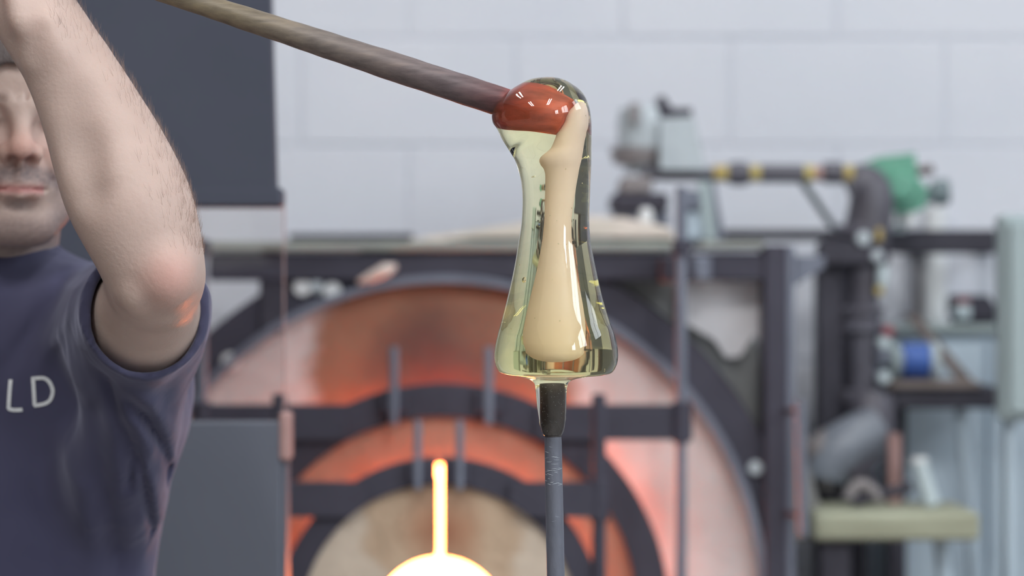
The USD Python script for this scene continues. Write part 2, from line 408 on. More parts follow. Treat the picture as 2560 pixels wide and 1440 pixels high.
# ------------------------------------------------------------------ heat shield on the left: dark hood panel, clear pane, grey lower sheet
h = thing('heat_shield', 'tall heat shield with dark upper panel, clear pane and grey lower sheet behind the glassblower', 'heat shield')
DS = 3.02
obj('upper_panel', extr(Polygon([(q[0], q[2]) for q in [at(-700, 505, DS), at(690, 505, DS), at(676, 0, DS), at(668, -330, DS), at(-700, -330, DS)]]), DS, DS + 0.035), 'hood_paint', h, smooth=False)
obj('bottom_rail', pbox(-700, 468, 704, 518, DS - 0.0008, 0.05), 'hood_paint', h)
obj('side_panel', pbox(-700, 515, 345, 1060, DS, 0.035), 'hood_paint', h)
obj('lower_panel', bx(at(345, 0, DS)[0], at(704, 0, DS)[0], DS - 0.01, DS + 0.02, 0.05, at(0, 1052, DS)[2]), 'screen_paint', h, label='grey painted lower sheet')
obj('panel_edge', bx(at(704, 0, DS)[0], at(716, 0, DS)[0], DS + 0.0, DS + 0.05, 0, at(0, 1052, DS)[2]), 'screen_paint', h)
c = at(716, 1090, DS); obj('edge_clip', bx(c[0] - .008, c[0] + .006, DS - .012, DS + .03, c[2] - .03, c[2] + .03), 'copper', h, label='pinkish clip')
usdkit.material(stage, '/World/Looks/clear_pane', {'f': ('fresnel', {'IOR': 1.45}), 't': ('transparent_bsdf', {'color': (0.97, 0.96, 0.955)}), 'g': ('glossy_bsdf', {'roughness': 0.04, 'color': (0.9, 0.9, 0.9)}), 'm': ('mix_closure', {})},
                [('f.fac', 'm.fac'), ('t.BSDF', 'm.closure1'), ('g.BSDF', 'm.closure2')], surface='m.closure')
obj('pane', bx(at(345, 0, DS)[0], at(708, 0, DS)[0], DS + 0.002, DS + 0.008, at(0, 1052, DS)[2], at(0, 516, DS)[2], 0.0005), 'clear_pane', h, smooth=False, label='clear polycarbonate pane')
obj('pane_edge', bx(at(707, 0, DS)[0], at(711, 0, DS)[0], DS, DS + 0.010, at(0, 1052, DS)[2], at(0, 516, DS)[2], 0.0005), 'pane_edge', h, label='thin pinkish edge strip of the pane')
for px in (-560, 330):
    x = at(px, 0, DS)[0]
    obj('stand_post', bx(x, x + 0.05, DS + 0.036, DS + 0.086, 0, at(0, -330, DS)[2]), 'dark_steel', h)
    obj('stand_foot', bx(x - 0.02, x + 0.07, DS - 0.2, DS + 0.3, 0, 0.03), 'dark_steel', h)

# ------------------------------------------------------------------ blower and gas piping on the right
DP = 3.95
P = lambda x, y, d=DP: at(x, y, d)
b = thing('burner_blower', 'silver blower with black cable gland and round flange above the furnace beam', 'blower')
cx = P(1618, 0)[0]
ax = lambda py: P(0, py)[2]
def lathe(x, y, prof, n=40):
    """A turned shape about a vertical axis; prof: (pixel row, radius)."""
    return tube([(x, y, ax(q)) for q, _ in prof], [r for _, r in prof], n)
obj('motor', lathe(cx, DP + .06, [(370, .042), (366, .046), (300, .046), (266, .042), (256, .030)]), 'silver', b)
obj('motor_fin', bx(cx - .028, cx - .012, DP + .0, DP + .02, ax(308), ax(256)), 'brown_metal', b)
obj('flange', lathe(P(1604, 0)[0], DP + .06, [(408, .036), (404, .045), (384, .045), (380, .050), (368, .050), (362, .042)]), 'brown_metal', b)
obj('neck', lathe(P(1614, 0)[0], DP + .06, [(426, .030), (404, .032)]), 'silver', b)
obj('volute', extr(pp([(1650, 296), (1735, 290), (1764, 424), (1650, 424)], DP), DP + .0, DP + .12), 'silver', b)
obj('cable_gland', cat([extr(pp([(1646, 240), (1662, 236), (1682, 268), (1732, 268), (1732, 294), (1650, 298)], DP), DP + .02, DP + .08)]), 'black_plastic', b)
obj('outlet', pbox(1550, 440, 1632, 486, DP, .12, .01), 'brown_metal', b)
obj('base_block', pbox(1529, 482, 1672, 527, DP, .14, .006), 'black_plastic', b)
obj('base_plate', pbox(1535, 527, 1598, 600, DP + .02, .10), 'blue_steel', b)
obj('base_plate', pbox(1640, 527, 1672, 600, DP + .02, .10), 'blue_steel', b)
obj('control_box', pbox(1707, 474, 1755, 526, DP, .06, .006), 'blue_steel', b)
obj('control_box', pbox(1712, 526, 1768, 604, DP + .01, .06, .006), 'cabinet_blue', b)
obj('leg', extr(pp([(1746, 452), (1774, 452), (1792, 602), (1764, 602)], DP), DP, DP + .015), 'cabinet_pale', b)
obj('leg', extr(pp([(1774, 452), (1786, 452), (1814, 602), (1796, 602)], DP), DP, DP + .03), 'blue_steel', b)
obj('platform', bx(P(1525, 0)[0], P(1820, 0)[0], DP - .02, DP + .30, ax(616), ax(601)), 'dark_steel', g)
c = P(1613, 545, DP - .02); obj('spark_plug', lathe(c[0], c[1] - .02, [(600, .009), (560, .010), (530, .011), (522, .006)]), 'white_paint', label='white ceramic plug standing under the black blower base', category='plug')

q = thing('gas_pipe', 'black iron gas pipe with yellow taped joints, from the blower down to the burner', 'pipe')
pz = 435
YP = DP + .02
obj('pipe_run', rod(P(1600, 436, YP), P(1785, 436, YP), .0105, bev=.001), 'pipe_iron', q)
obj('pipe_run', rod(P(1900, 434, YP), P(2010, 434, YP), .0150, bev=.001), 'pipe_iron', q)
obj('coupling', tube([P(1818, 434, YP), P(1824, 434, YP), P(1840, 434, YP), P(1856, 434, YP), P(1870, 434, YP), P(1876, 434, YP)], [.014, .017, .020, .020, .017, .014], 8), 'pipe_iron', q, smooth=False)
obj('coupling', tube([P(2056, 432, YP), P(2062, 432, YP), P(2102, 432, YP), P(2108, 432, YP)], [.015, .018, .018, .015], 20), 'pipe_iron', q)
for a, e in ((1783, 1820), (1873, 1904), (2008, 2034), (2106, 2132)):
    obj('tape_joint', rod(P(a, 434, YP), P(e, 434, YP), .0138, bev=.001), 'tape', q, label='yellow thread tape')
obj('tape_joint', rod(P(2034, 434, YP), P(2056, 434, YP), .0125, bev=.001), 'copper', q, label='brass nipple')
obj('elbow', tube(bend(P(2120, 470, YP + .02), P(2205, 420, YP + .02), P(2166, 585, YP + .02)), np.linspace(.030, .040, 14), 24), 'pipe_iron', q)
obj('flange', lathe(P(2158, 0)[0], YP + .02, [(594, .036), (588, .040), (566, .040), (560, .036)]), 'pipe_iron', q)
obj('bracket', pbox(2045, 604, 2225, 662, DP, .03), 'dark_steel', q)
c = P(2194, 640, DP - .006); obj('bolt', rod(c, c + [0, .02, 0], .010, bev=.003), 'silver', q, label='shiny bolt')
c = P(2160, 596, DP - .006); obj('bolt', rod(c, c + [0, .02, 0], .012, bev=.003), 'silver', q, label='shiny bolt')
obj('tape_joint', pbox(2190, 570, 2206, 604, DP, .02), 'tape', q, label='yellow thread tape')
obj('riser', lathe(P(2168, 0)[0], YP + .02, [(1000, .024), (600, .024)]), 'pipe_iron', q)
obj('valve_body', lathe(P(2164, 0)[0], YP + .02, [(832, .030), (828, .036), (812, .036), (806, .031), (790, .031), (786, .038), (772, .038), (766, .030)]), 'pipe_iron', q)
obj('riser_column', bx(P(2052, 0)[0], P(2112, 0)[0], DP + .03, DP + .09, 0, ax(640)), 'dark_steel', q, label='square dark column')
obj('collar', lathe(P(2160, 0)[0], YP + .02, [(1016, .034), (1010, .04), (982, .04), (976, .034)]), 'pipe_iron', q)
obj('lower_elbow', tube(bend(P(2180, 1000, YP), P(2196, 1110, YP - .03), P(2090, 1175, YP - .06)), np.linspace(.036, .044, 14), 24), 'pipe_iron', q)
obj('burner_nozzle', tube([P(2190, 1072, YP - .05), P(2150, 1090, YP - .06), P(2105, 1118, YP - .07), P(2072, 1158, YP - .07), P(2062, 1196, YP - .07)], [.036, .039, .041, .041, .036], 28), 'nozzle_grey', q)
obj('nozzle_ring', tube([P(2066, 1150, YP - .07) + [-.026, 0, .03], P(2050, 1128, YP - .07)], [.030, .030], 24), 'brown_metal', q)
obj('lower_pipe', tube([P(2095, 1130, YP), P(2090, 1200, YP), P(2085, 1290, YP)], [.040, .038, .034], 24), 'pipe_iron', q)
obj('spark_lead', tube(bend(P(2000, 1080, DP - .06), P(2040, 1170, DP - .07), P(2072, 1220, DP - .06)), .007, 10), 'brown_metal', q)
obj('strut', rod(P(2006, 455, YP), P(2082, 566, YP + .1), .006), 'grey_knob', q)
for i, py in enumerate((858, 890, 944)):
    c = P(2212, py, DP - .01); obj('fitting', rod(c, c + [0, .03, 0], .010, bev=.003), 'blue_steel' if i == 1 else 'label_white', q)
obj('fitting', pbox(2196, 662, 2222, 716, DP, .02), 'label_white', q)
obj('tape_joint', pbox(2190, 716, 2208, 738, DP, .02), 'tape', q, label='yellow thread tape')
c = P(2222, 828, DP); obj('red_cap', rod(c, c + [0, .02, 0], .009, bev=.002), 'red_label', q, label='small red cap')

r = thing('gas_regulator', 'green painted gas regulator behind the black pipe elbow', 'regulator')
obj('body', extr(pp([(2140, 420), (2197, 392), (2288, 382), (2294, 442), (2318, 470), (2314, 520), (2275, 532), (2200, 528)], 4.06), 4.06, 4.13), 'green_paint', r)
c = at(2252, 470, 4.05); obj('body_dome', rod(c + [0, .02, 0], c - [0, .02, 0], .030, .022, bev=.004), 'green_paint', r)
c = at(2316, 429, 4.08); obj('small_knob', rod(c + [-.02, 0, 0], c + [.012, 0, .004], .008, bev=.002), 'rust', r)
c = at(2346, 486, 4.08); obj('large_knob', tube([c + [-.03, 0, -.008], c + [-.012, 0, 0], c + [-.008, 0, 0], c + [.014, 0, .006], c + [.018, 0, .006]], [.012, .014, .022, .022, .016], 20), 'grey_knob', r)
for px in (2222, 2274):
    c = at(px, 548, 4.08); obj('outlet_nut', rod(c + [0, 0, -.012], c + [0, 0, .014], .014, bev=.003), 'white_paint', r)
obj('inlet_pipe', rod(at(2248, 528, 4.1), at(2248, 580, 4.1), .012), 'label_white', r)

# ------------------------------------------------------------------ right background
k = thing('steel_rail', 'dark horizontal steel rail at the right, on brackets before the block wall', 'rail')
obj('rail_beam', pbox(2195, 574, 2540, 634, 4.14, 0.05), 'dark_steel', k)
for px in (2160, 2330, 2520):
    x = at(px, 0, 4.2)[0]
    obj('wall_bracket', bx(x, x + .03, 4.185, 4.5, at(0, 626, 4.14)[2], at(0, 596, 4.14)[2]), 'dark_steel', k)
obj('rail_beam', pbox(2060, 590, 2200, 630, 4.15, 0.04), 'dark_steel', k)
x = at(2316, 0, 4.4)[0]
obj('wall_conduit', rod((x, 4.47, 1.1), (x, 4.47, 1.515), .010), 'brown_metal', label='thin brown vertical conduit on the block wall right of the gas pipe', category='conduit')
x = at(2350, 0, 4.4)[0]
obj('downpipe', rod((x, 4.455, 1.1), (x, 4.455, 1.6), .022), 'white_paint', label='white vertical pipe on the block wall beside the thin conduit', category='pipe')

e = thing('electrical_cabinet', 'pale grey-green electrical cabinet at the right edge of the picture', 'electrical cabinet')
obj('cabinet_box', pbox(2502, 536, 2790, 1052, 3.75, 0.05, .006), 'cabinet_pale', e)
x0, x1 = at(2502, 0, 3.75)[0], at(2790, 0, 3.75)[0]; zb, zt = at(0, 1052, 3.75)[2], at(0, 536, 3.75)[2]
obj('cabinet_door', bx(x0 + .012, x1 - .012, 3.735, 3.75, zb + .012, zt - .012, .004), 'cabinet_pale', e)
obj('cabinet_leg', bx(at(2526, 0, 3.75)[0], at(2552, 0, 3.75)[0], 3.78, 3.82, 0, zb), 'cabinet_blue', e)
obj('cabinet_leg', bx(x1 - .06, x1 - .02, 3.78, 3.82, 0, zb), 'cabinet_blue', e)

s = thing('storage_cabinet', 'blue-grey metal storage cabinet with pale top against the wall at right', 'cabinet')
z = at(0, 812, 4.15)[2]; x0, x1 = at(2236, 0, 4.15)[0], at(2860, 0, 4.15)[0]
obj('cabinet_body', bx(x0, x1, 4.16, 4.44, 0, z - .015), 'cabinet_blue', s)
obj('cabinet_top', bx(x0 - .01, x1, 4.14, 4.44, z - .015, z), 'cabinet_top', s)
xm = at(2465, 0, 4.15)[0]
obj('cabinet_door', bx(x0 + .01, xm - .004, 4.148, 4.16, .06, z - .03), 'cabinet_blue', s)
obj('cabinet_door', bx(xm + .004, x1 - .01, 4.148, 4.16, .06, z - .03), 'cabinet_blue', s)

u = thing('power_tool', 'black tool with a red label lying on the storage cabinet top', 'tool')
c0 = pp([(2388, 738), (2470, 738), (2500, 776), (2494, 790), (2440, 794), (2388, 790)], 4.2)
obj('tool_body', extr(c0, 4.2, 4.28), 'black_plastic', u)
obj('tool_label', pbox(2394, 744, 2424, 758, 4.194, .006, .001), 'red_label', u)
obj('tool_base', pbox(2392, 762, 2428, 798, 4.18, .05), 'label_white', u)
m_, zc = at(2440, 800, 4.2), z
obj('tool_rest', bx(at(2392, 0, 4.2)[0], at(2494, 0, 4.2)[0], 4.21, 4.27, z, at(0, 788, 4.2)[2]), 'black_plastic', u)

w = thing('steel_shelf', 'dark steel bench rail with a brown mat on top, before the blue-grey cabinet', 'bench')
obj('shelf_rail', pbox(2232, 966, 2496, 1022, 4.0, 0.10), 'dark_steel', w)
obj('shelf_mat', pbox(2222, 954, 2452, 972, 3.99, 0.13), 'brown_mat', w, label='brown mat')
obj('shelf_leg', rod(at(2402, 1015, 4.04), [at(2452, 1440, 4.04)[0] + .06, 4.04, 0], .010), 'cabinet_blue', w)
obj('shelf_leg', bx(at(2236, 0, 4.0)[0], at(2236, 0, 4.0)[0] + .03, 4.06, 4.09, 0, at(0, 1000, 4.0)[2]), 'dark_steel', w)
obj('brace', extr(pp([(2262, 786), (2296, 790), (2432, 950), (2400, 956)], 4.06), 4.06, 4.075), 'brown_mat', w, label='slanting brown brace')

tr = thing('tape_roll', 'blue tape roll with white side standing on the brown mat', 'tape roll')
c = at(2292, 896, 4.04); zr = at(0, 954, 3.99)[2]; rr = .030
obj('tape_wound', rod((c[0] - .024, 4.05, zr + rr * 1.08), (c[0] + .022, 4.05, zr + rr * 1.08), rr, n=32, bev=.002), 'blue_tape', tr)
obj('tape_side', rod((c[0] + .022, 4.05, zr + rr * 1.08), (c[0] + .036, 4.05, zr + rr * 1.08), rr * 1.08, n=32, bev=.003), 'label_white', tr)
obj('tape_side', rod((c[0] - .044, 4.05, zr + rr * 1.08), (c[0] - .030, 4.05, zr + rr * 1.08), rr * 1.08, n=32, bev=.003), 'cabinet_pale', tr)
obj('tape_core', rod((c[0] - .031, 4.05, zr + rr * 1.08), (c[0] - .02, 4.05, zr + rr * 1.08), rr * .7, n=24), 'label_white', tr)

wb = thing('work_stand', 'low stand with a pale wooden board on dark legs at lower right', 'stand')
obj('wooden_board', pbox(2034, 1282, 2450, 1352, 3.72, 0.20, .006), 'wood', wb, label='pale worn wooden board')
zb = at(0, 1352, 3.72)[2]
obj('stand_leg', bx(at(2052, 0, 3.74)[0], at(2130, 0, 3.74)[0], 3.75, 3.82, 0, zb), 'dark_steel', wb)
obj('stand_leg', rod((at(2350, 0, 3.8)[0], 3.8, zb), (at(2400, 0, 3.8)[0] + .08, 3.8, 0), .012), 'cabinet_blue', wb)
zt = at(0, 1282, 3.72)[2]
hs = thing('metal_tongs', 'dark metal hand tool lying on the pale wooden board', 'hand tool')
obj('tong_arm', tube(bend(at(2130, 1278, 3.8) * [1, 1, 0] + [0, 0, zt + .010], [at(2200, 0, 3.8)[0], 3.8, zt + .02], [at(2280, 0, 3.8)[0], 3.8, zt + .034]), .009, 10), 'dark_steel', hs)
obj('tong_head', tube(bend([at(2120, 0, 3.8)[0], 3.8, zt + .016], [at(2150, 0, 3.8)[0], 3.8, zt + .06], [at(2200, 0, 3.8)[0], 3.8, zt + .012]), .010, 10), 'brown_metal', hs)
wt = thing('white_tube', 'white tube leaning up from the wooden board', 'tube')
obj('tube_body', rod(np.array([at(2332, 0, 3.82)[0], 3.82, zt + .0]), np.array([at(2304, 0, 3.82)[0], 3.84, zt + .068]), .013, bev=.004), 'label_white', wt)
obj('tube_cap', rod(np.array([at(2304, 0, 3.82)[0], 3.84, zt + .066]), np.array([at(2302, 0, 3.82)[0], 3.842, zt + .076]), .0145, bev=.003), 'white_paint', wt)
obj('copper_pipe', rod((at(2238, 0, 3.88)[0], 3.885, zt + .0), (at(2236, 0, 3.88)[0], 3.885, at(0, 1085, 3.88)[2]), .011), 'copper', label='short copper pipe standing on the back of the wooden board', category='pipe')
obj('igniter_box', pbox(2148, 1188, 2198, 1216, 3.9, .05), 'black_plastic', q, label='small black box on the burner')
obj('igniter_arm', pbox(2098, 1196, 2150, 1206, 3.93, .015), 'dark_steel', q)
obj('drop_rod', rod(at(1998, 1000, 3.64), at(2008, 1340, 3.64), .008, bev=.003), 'blue_steel', g, label='thin blue-grey rod pinned to the thick post')
for py in (1030, 1290):
    c = at(2000, py, 3.64); obj('rod_pin', rod(c, [0.412, 3.715, c[2]], .004), 'dark_steel', g)
gb = thing('control_panel', 'grey metal box with notched top edge behind the furnace, left of the thick post', 'box')
obj('panel_box', extr(pp([(1700, 870), (1790, 850), (1822, 900), (1846, 900), (1880, 838), (1905, 870), (1905, 1440), (1700, 1440)], 4.36), 4.36, 4.46), 'shroud', gb)
obj('panel_post', bx(at(1720, 0, 4.36)[0], at(1890, 0, 4.36)[0], 4.38, 4.44, 0, at(0, 1438, 4.36)[2]), 'dark_steel', gb)

# ------------------------------------------------------------------ blowpipe, glass and punty
GD = 2.16                                       # distance of the glass
KP = K * GD
pA, pB = at(1398, 302, GD), at(690, 71, GD + 0.03)
pu = (pB - pA) / np.linalg.norm(pB - pA)


def bp(px):
    """The point of the blowpipe's axis above picture column px."""
    s = (at(px, 0, GD)[0] - pA[0]) / pu[0]
    return pA + pu * s


n = {'g': ('texture_coordinate', {}), 'm': ('mapping', {'scale': (1, 1, 1)}), 'a': ('attribute', {'attribute': 'along'}),
     'r': ('rgb_ramp', {'ramp': [(0.0, lin((196, 92, 72))), (0.085, lin((160, 62, 56))), (0.115, lin((92, 58, 62))), (0.2, lin((104, 92, 96))), (0.45, lin((116, 108, 104))), (0.62, lin((122, 112, 94))), (1.0, lin((124, 116, 98)))]}),
     't': ('noise_texture', {'scale': 1.0, 'detail': 5, 'roughness': 0.65}), 'mm': ('mapping', {'scale': (22, 160, 160), 'rotation': (0, math.radians(18), 0)}),
     'r2': ('rgb_ramp', {'ramp': [(0.3, (0.42, 0.40, 0.40)), (0.5, (0.82, 0.80, 0.80)), (0.7, (1.2, 1.15, 1.05))]}), 'x': ('mix', {'mix_type': 'multiply', 'fac': 0.8}),
     'b': ('bump', {'strength': 0.5, 'distance': 0.0008}), 'p': ('principled_bsdf', {'roughness': 0.5, 'metallic': 0.15})}
usdkit.material(stage, '/World/Looks/blowpipe_steel', n, [('a.fac', 'r.fac'), ('g.object', 'mm.vector'), ('mm.vector', 't.vector'), ('t.fac', 'r2.fac'), ('r.color', 'x.color1'), ('r2.color', 'x.color2'), ('x.color', 'p.base_color'),
                                                       ('t.fac', 'b.height'), ('b.normal', 'p.normal')], surface='p.BSDF')


def obj_attr(name, m, mat, parent, attr, values, smooth=True, **kw):
    """obj() with one extra number or colour per vertex."""
    p = path_for(parent, name)
    g_ = usdkit.mesh(stage, p, m, '/World/Looks/' + mat, smooth=smooth)
    values = np.asarray(values, np.float32)
    pv = UsdGeom.PrimvarsAPI(g_).CreatePrimvar(attr, Sdf.ValueTypeNames.FloatArray if values.ndim == 1 else Sdf.ValueTypeNames.Color3fArray, 'vertex')
    pv.Set(Vt.FloatArray.FromNumpy(values) if values.ndim == 1 else Vt.Vec3fArray.FromNumpy(values))
    tag(stage.GetPrimAtPath(p), kw.get('label'), kw.get('category'), kw.get('group'), kw.get('kind'))
    return p


bl = thing('blowpipe', 'long brown steel blowpipe slanting down from the upper left into the glass', 'blowpipe')
L = 1.40
def pipe_mesh(s0, s1, nn, wob=True):
    s = np.linspace(s0, s1, nn)
    pr = np.interp(s, [0, 0.06, 0.16, 0.27, 0.36, L], [.0133, .0133, .0130, .0112, .0098, .0094])
    if wob:
        pr = pr + 0.00012 * np.sin(s * 90) + 0.0001 * np.sin(s * 233)
    if s0 == 0:
        s = np.r_[0, s]; pr = np.r_[pr[0] - .0015, pr]; s[1] = .0015
    return tube(pA + s[:, None] * pu, pr, 40), s
m, s = pipe_mesh(0, L, 260)
al = np.clip((np.array(m.vertices) - pA) @ pu / 0.5, 0, 1)
obj_attr('pipe_shaft', m, 'blowpipe_steel', bl, 'along', al)
obj('pipe_mouthpiece', rod(pA + pu * L, pA + pu * (L + .05), .0075, .006, bev=.002), 'silver', bl)

# the glass: outline read row by row (row, left, right), turned into solid rings
O = np.array([(193.5, 1352, 1388), (196, 1335, 1400), (201, 1318, 1414), (210, 1300, 1430), (225, 1276, 1450), (240, 1258, 1462), (258, 1242, 1470), (275, 1233, 1475), (290, 1229, 1477), (305, 1231, 1478.5), (320, 1241, 1479),
              (350, 1256, 1479), (380, 1275, 1478.5), (400, 1287, 1478), (430, 1297, 1477), (460, 1303, 1476), (500, 1306, 1474.5), (550, 1304, 1473), (600, 1297, 1476), (650, 1289, 1485), (700, 1279, 1496), (750, 1267, 1508),
              (800, 1254, 1523), (830, 1246, 1534), (850, 1241, 1540), (870, 1237, 1544), (890, 1235.5, 1545), (905, 1237, 1543.5), (918, 1241, 1539), (928, 1247, 1533), (934, 1256, 1525), (937.5, 1272, 1508), (939, 1288, 1482),
              (942, 1300, 1468), (947, 1318, 1440), (953, 1330, 1426), (960, 1336, 1420), (975, 1339, 1417), (1000, 1341, 1416), (1040, 1346, 1415), (1060, 1349, 1413), (1075, 1353, 1410), (1085, 1357, 1406), (1090, 1362, 1402), (1092, 1368, 1396)], float)


def loft(rows, c, hw, d, n=96, depth_scale=1.0, seed=0, wob=0.0, closed=True):
    th = np.arange(n) * 2 * np.pi / n
    X = c[:, None] + hw[:, None] * np.cos(th)[None]; Y = -hw[:, None] * np.sin(th)[None] * depth_scale
    v = np.stack([(X - 1280) * K * d, d + Y * K * d, np.broadcast_to(CAM_Z - (rows[:, None] - 720) * K * d, X.shape)], -1)
    nr = len(rows); f = []
    i, j = np.meshgrid(np.arange(nr - 1), np.arange(n), indexing='ij')
    q = np.stack([i * n + j, i * n + (j + 1) % n, (i + 1) * n + (j + 1) % n, (i + 1) * n + j], -1).reshape(-1, 4)
    f = np.vstack([q[:, [0, 1, 2]], q[:, [0, 2, 3]]])
    v = v.reshape(-1, 3); k = len(v); v = np.vstack([v, v[:n].mean(0), v[(nr - 1) * n:].mean(0)])
    jj = np.arange(n)
    f = np.vstack([f, np.stack([np.full(n, k), (jj + 1) % n, jj], 1), np.stack([np.full(n, k + 1), (nr - 1) * n + jj, (nr - 1) * n + (jj + 1) % n], 1)])
    m = trimesh.Trimesh(v, f, process=False)
    if m.volume < 0:
        m.invert()
    return m


def resample(A, rows):
    return PchipInterpolator(A[:, 0], A[:, 1])(rows), PchipInterpolator(A[:, 0], A[:, 2])(rows)


ss = np.r_[np.linspace(193.5, 215, 18), np.linspace(217, 905, 170), np.linspace(907, 965, 50), np.linspace(967, 1092, 60)]
l_, r_ = resample(O, ss)
hw_ = (r_ - l_) / 2                              # the front and back walls stay upright down to a tight bottom corner
dsc = np.interp(ss, [330, 480, 870, 942, 950], [1.0, 1.15, 1.12, 1.10, 1.0])
low = (ss > 870) & (ss < 939.5)
dsc[low] = np.interp(ss[low], [870, 926, 932, 936, 938, 939.5], [172.5, 173, 171, 166, 156, 135]) / hw_[low]
outer = loft(ss, (l_ + r_) / 2, (r_ - l_) / 2, GD, 128, dsc[:, None])
usdkit.material(stage, '/World/Looks/amber_glass', {'p': ('principled_bsdf', {'roughness': 0.0, 'ior': 1.5, 'transmission_weight': 1.0, 'base_color': (1, 1, 1)}),
                                                   'v': ('absorption_volume', {'color': (0.998, 0.935, 0.24), 'density': 9.0})}, surface='p.BSDF', volume='v.volume')
gl = thing('molten_glass', 'clear amber molten glass stretched between red-hot blowpipe and dark punty, cream core inside', 'glass')
obj('outer_glass', outer, 'amber_glass', gl, smooth=True, label='clear amber glass')

C = np.array([(262, 1442, 1458), (272, 1428, 1466), (285, 1413, 1470), (300, 1405, 1472), (318, 1398, 1471), (335, 1391, 1466), (350, 1385, 1461), (365, 1378, 1458), (376, 1364, 1456), (386, 1355, 1454), (396, 1352, 1452), (408, 1355, 1449),
              (420, 1362, 1446), (440, 1366, 1442), (470, 1366, 1436), (500, 1365, 1432), (550, 1363, 1427), (600, 1358, 1428), (650, 1350, 1434), (700, 1340, 1442), (750, 1328, 1452), (800, 1316, 1460), (830, 1310, 1463), (850, 1307, 1464),
              (868, 1308, 1463), (882, 1315, 1459), (893, 1330, 1448), (900, 1350, 1430), (904, 1375, 1406)], float)
cs = np.r_[np.linspace(262, 440, 60), np.linspace(443, 865, 80), np.linspace(868, 904, 24)]
cl, cr = resample(C, cs)
ol, orr = resample(O, cs); oc = (ol + orr) / 2
N = np.interp(cs, [262, 340, 420, 600], [1.30, 1.42, 1.55, 1.68])
tl, tr_ = oc + (cl - oc) / N, oc + (cr - oc) / N     # the lens of the glass shows the core about 1.5 times too wide
core = loft(np.where(cs < 340, 300 + (cs - 300) / 1.2, cs), (tl + tr_) / 2, (tr_ - tl) / 2, GD, 72)
usdkit.material(stage, '/World/Looks/cream_glass', {'g': ('geometry', {}), 't': ('noise_texture', {'scale': 25, 'detail': 3}), 'r': ('rgb_ramp', {'ramp': [(0.35, lin((252, 232, 234))), (0.65, lin((254, 236, 240)))]}),
                                                   'p': ('principled_bsdf', {'roughness': 0.6, 'specular_ior_level': 0.05, })},
                [('g.position', 't.vector'), ('t.fac', 'r.fac'), ('r.color', 'p.base_color')], surface='p.BSDF')
obj('glass_core', core, 'cream_glass', gl, smooth=True, label='opaque cream core, a long drop hanging inside the clear glass')
bub = []
for i in range(46):
    y = rng.uniform(230, 925); a, b_ = np.interp(y, O[:, 0], O[:, 1]), np.interp(y, O[:, 0], O[:, 2])
    c_, hw = (a + b_) / 2, (b_ - a) / 2 * .9
    th = rng.uniform(0, 2 * np.pi); rr = hw * rng.uniform(.62, .97)
    s_ = trimesh.creation.icosphere(1, rng.uniform(.0002, .0006) if i else .0022); s_.apply_scale([1, 1, 1.25])
    if i == 0:
        y, th, rr, c_ = 703, -2.4, 92, 1387
    s_.apply_translation([(c_ + rr * math.cos(th) - 1280) * KP, GD + rr * math.sin(th) * KP * .95, CAM_Z - (y - 720) * KP]); s_.invert(); bub.append(s_)
usdkit.material(stage, '/World/Looks/bubble_glass', {'p': ('principled_bsdf', {'roughness': 0.0, 'ior': 1.5, 'transmission_weight': 1.0, 'base_color': (1, 1, 1)})}, surface='p.BSDF')
obj('air_bubble', cat(bub), 'bubble_glass', gl, smooth=True, kind='stuff', label='tiny air bubbles in the glass')

pn = thing('punty_rod', 'slim grey steel punty rod standing upright under the amber glass', 'punty')
q0 = at(1379.5, 949, GD); q1 = at(1389.5, 1440, GD); qu = (q1 - q0) / (q1 - q0)[2]
mat('punty_steel', (112, 116, 130), (92, 96, 108), scale=26, rough=0.38, metal=0.25, bump=0.0008, bscale=140, stretch=(1, 1, .5))
mat('punty_tip', (52, 46, 48), (64, 56, 58), scale=60, rough=0.6, bump=0.0008, bscale=200)
def pz(row):
    z_ = CAM_Z - (row - 720) * KP
    return q0 + qu * (z_ - q0[2])
obj('tip', tube([pz(948), pz(950), pz(1092)], [.0062, .0076, .0076], 32), 'punty_tip', pn, label='dark scaled end held in the clear glass')
obj('shaft', tube([pz(1090), pz(1105), pz(1300), q0 + qu * (0 - q0[2])], [.0074, .0077, .0080, .0085], 32), 'punty_steel', pn)
sc = []
for i in range(26):
    y = rng.choice([1125, 1150, 1175, 1182, 1190, 1200, 1204, 1300]) + rng.uniform(-9, 9); c_ = pz(y); a0 = rng.uniform(3.4, 5.6); n_ = 6
    th = a0 + np.linspace(-.1, .1, n_) * rng.uniform(1.5, 6)
    sc.append(tube([c_ + [math.cos(t_) * .0079, math.sin(t_) * .0079, .0006 * math.sin(3 * t_ + i)] for t_ in th], [.00003, .0001, .00014, .00014, .0001, .00003], 4))
for i in range(60):
    c_ = pz(rng.uniform(955, 1085)); t_ = rng.uniform(3.3, 6.1); s_ = trimesh.creation.icosphere(0, rng.uniform(.00012, .00032)); s_.apply_translation(c_ + [math.cos(t_) * .0078, math.sin(t_) * .0078, 0]); sc.append(s_)
obj('scratch', cat(sc), 'silver', pn, kind='stuff', label='pale scratches and specks on the rod')

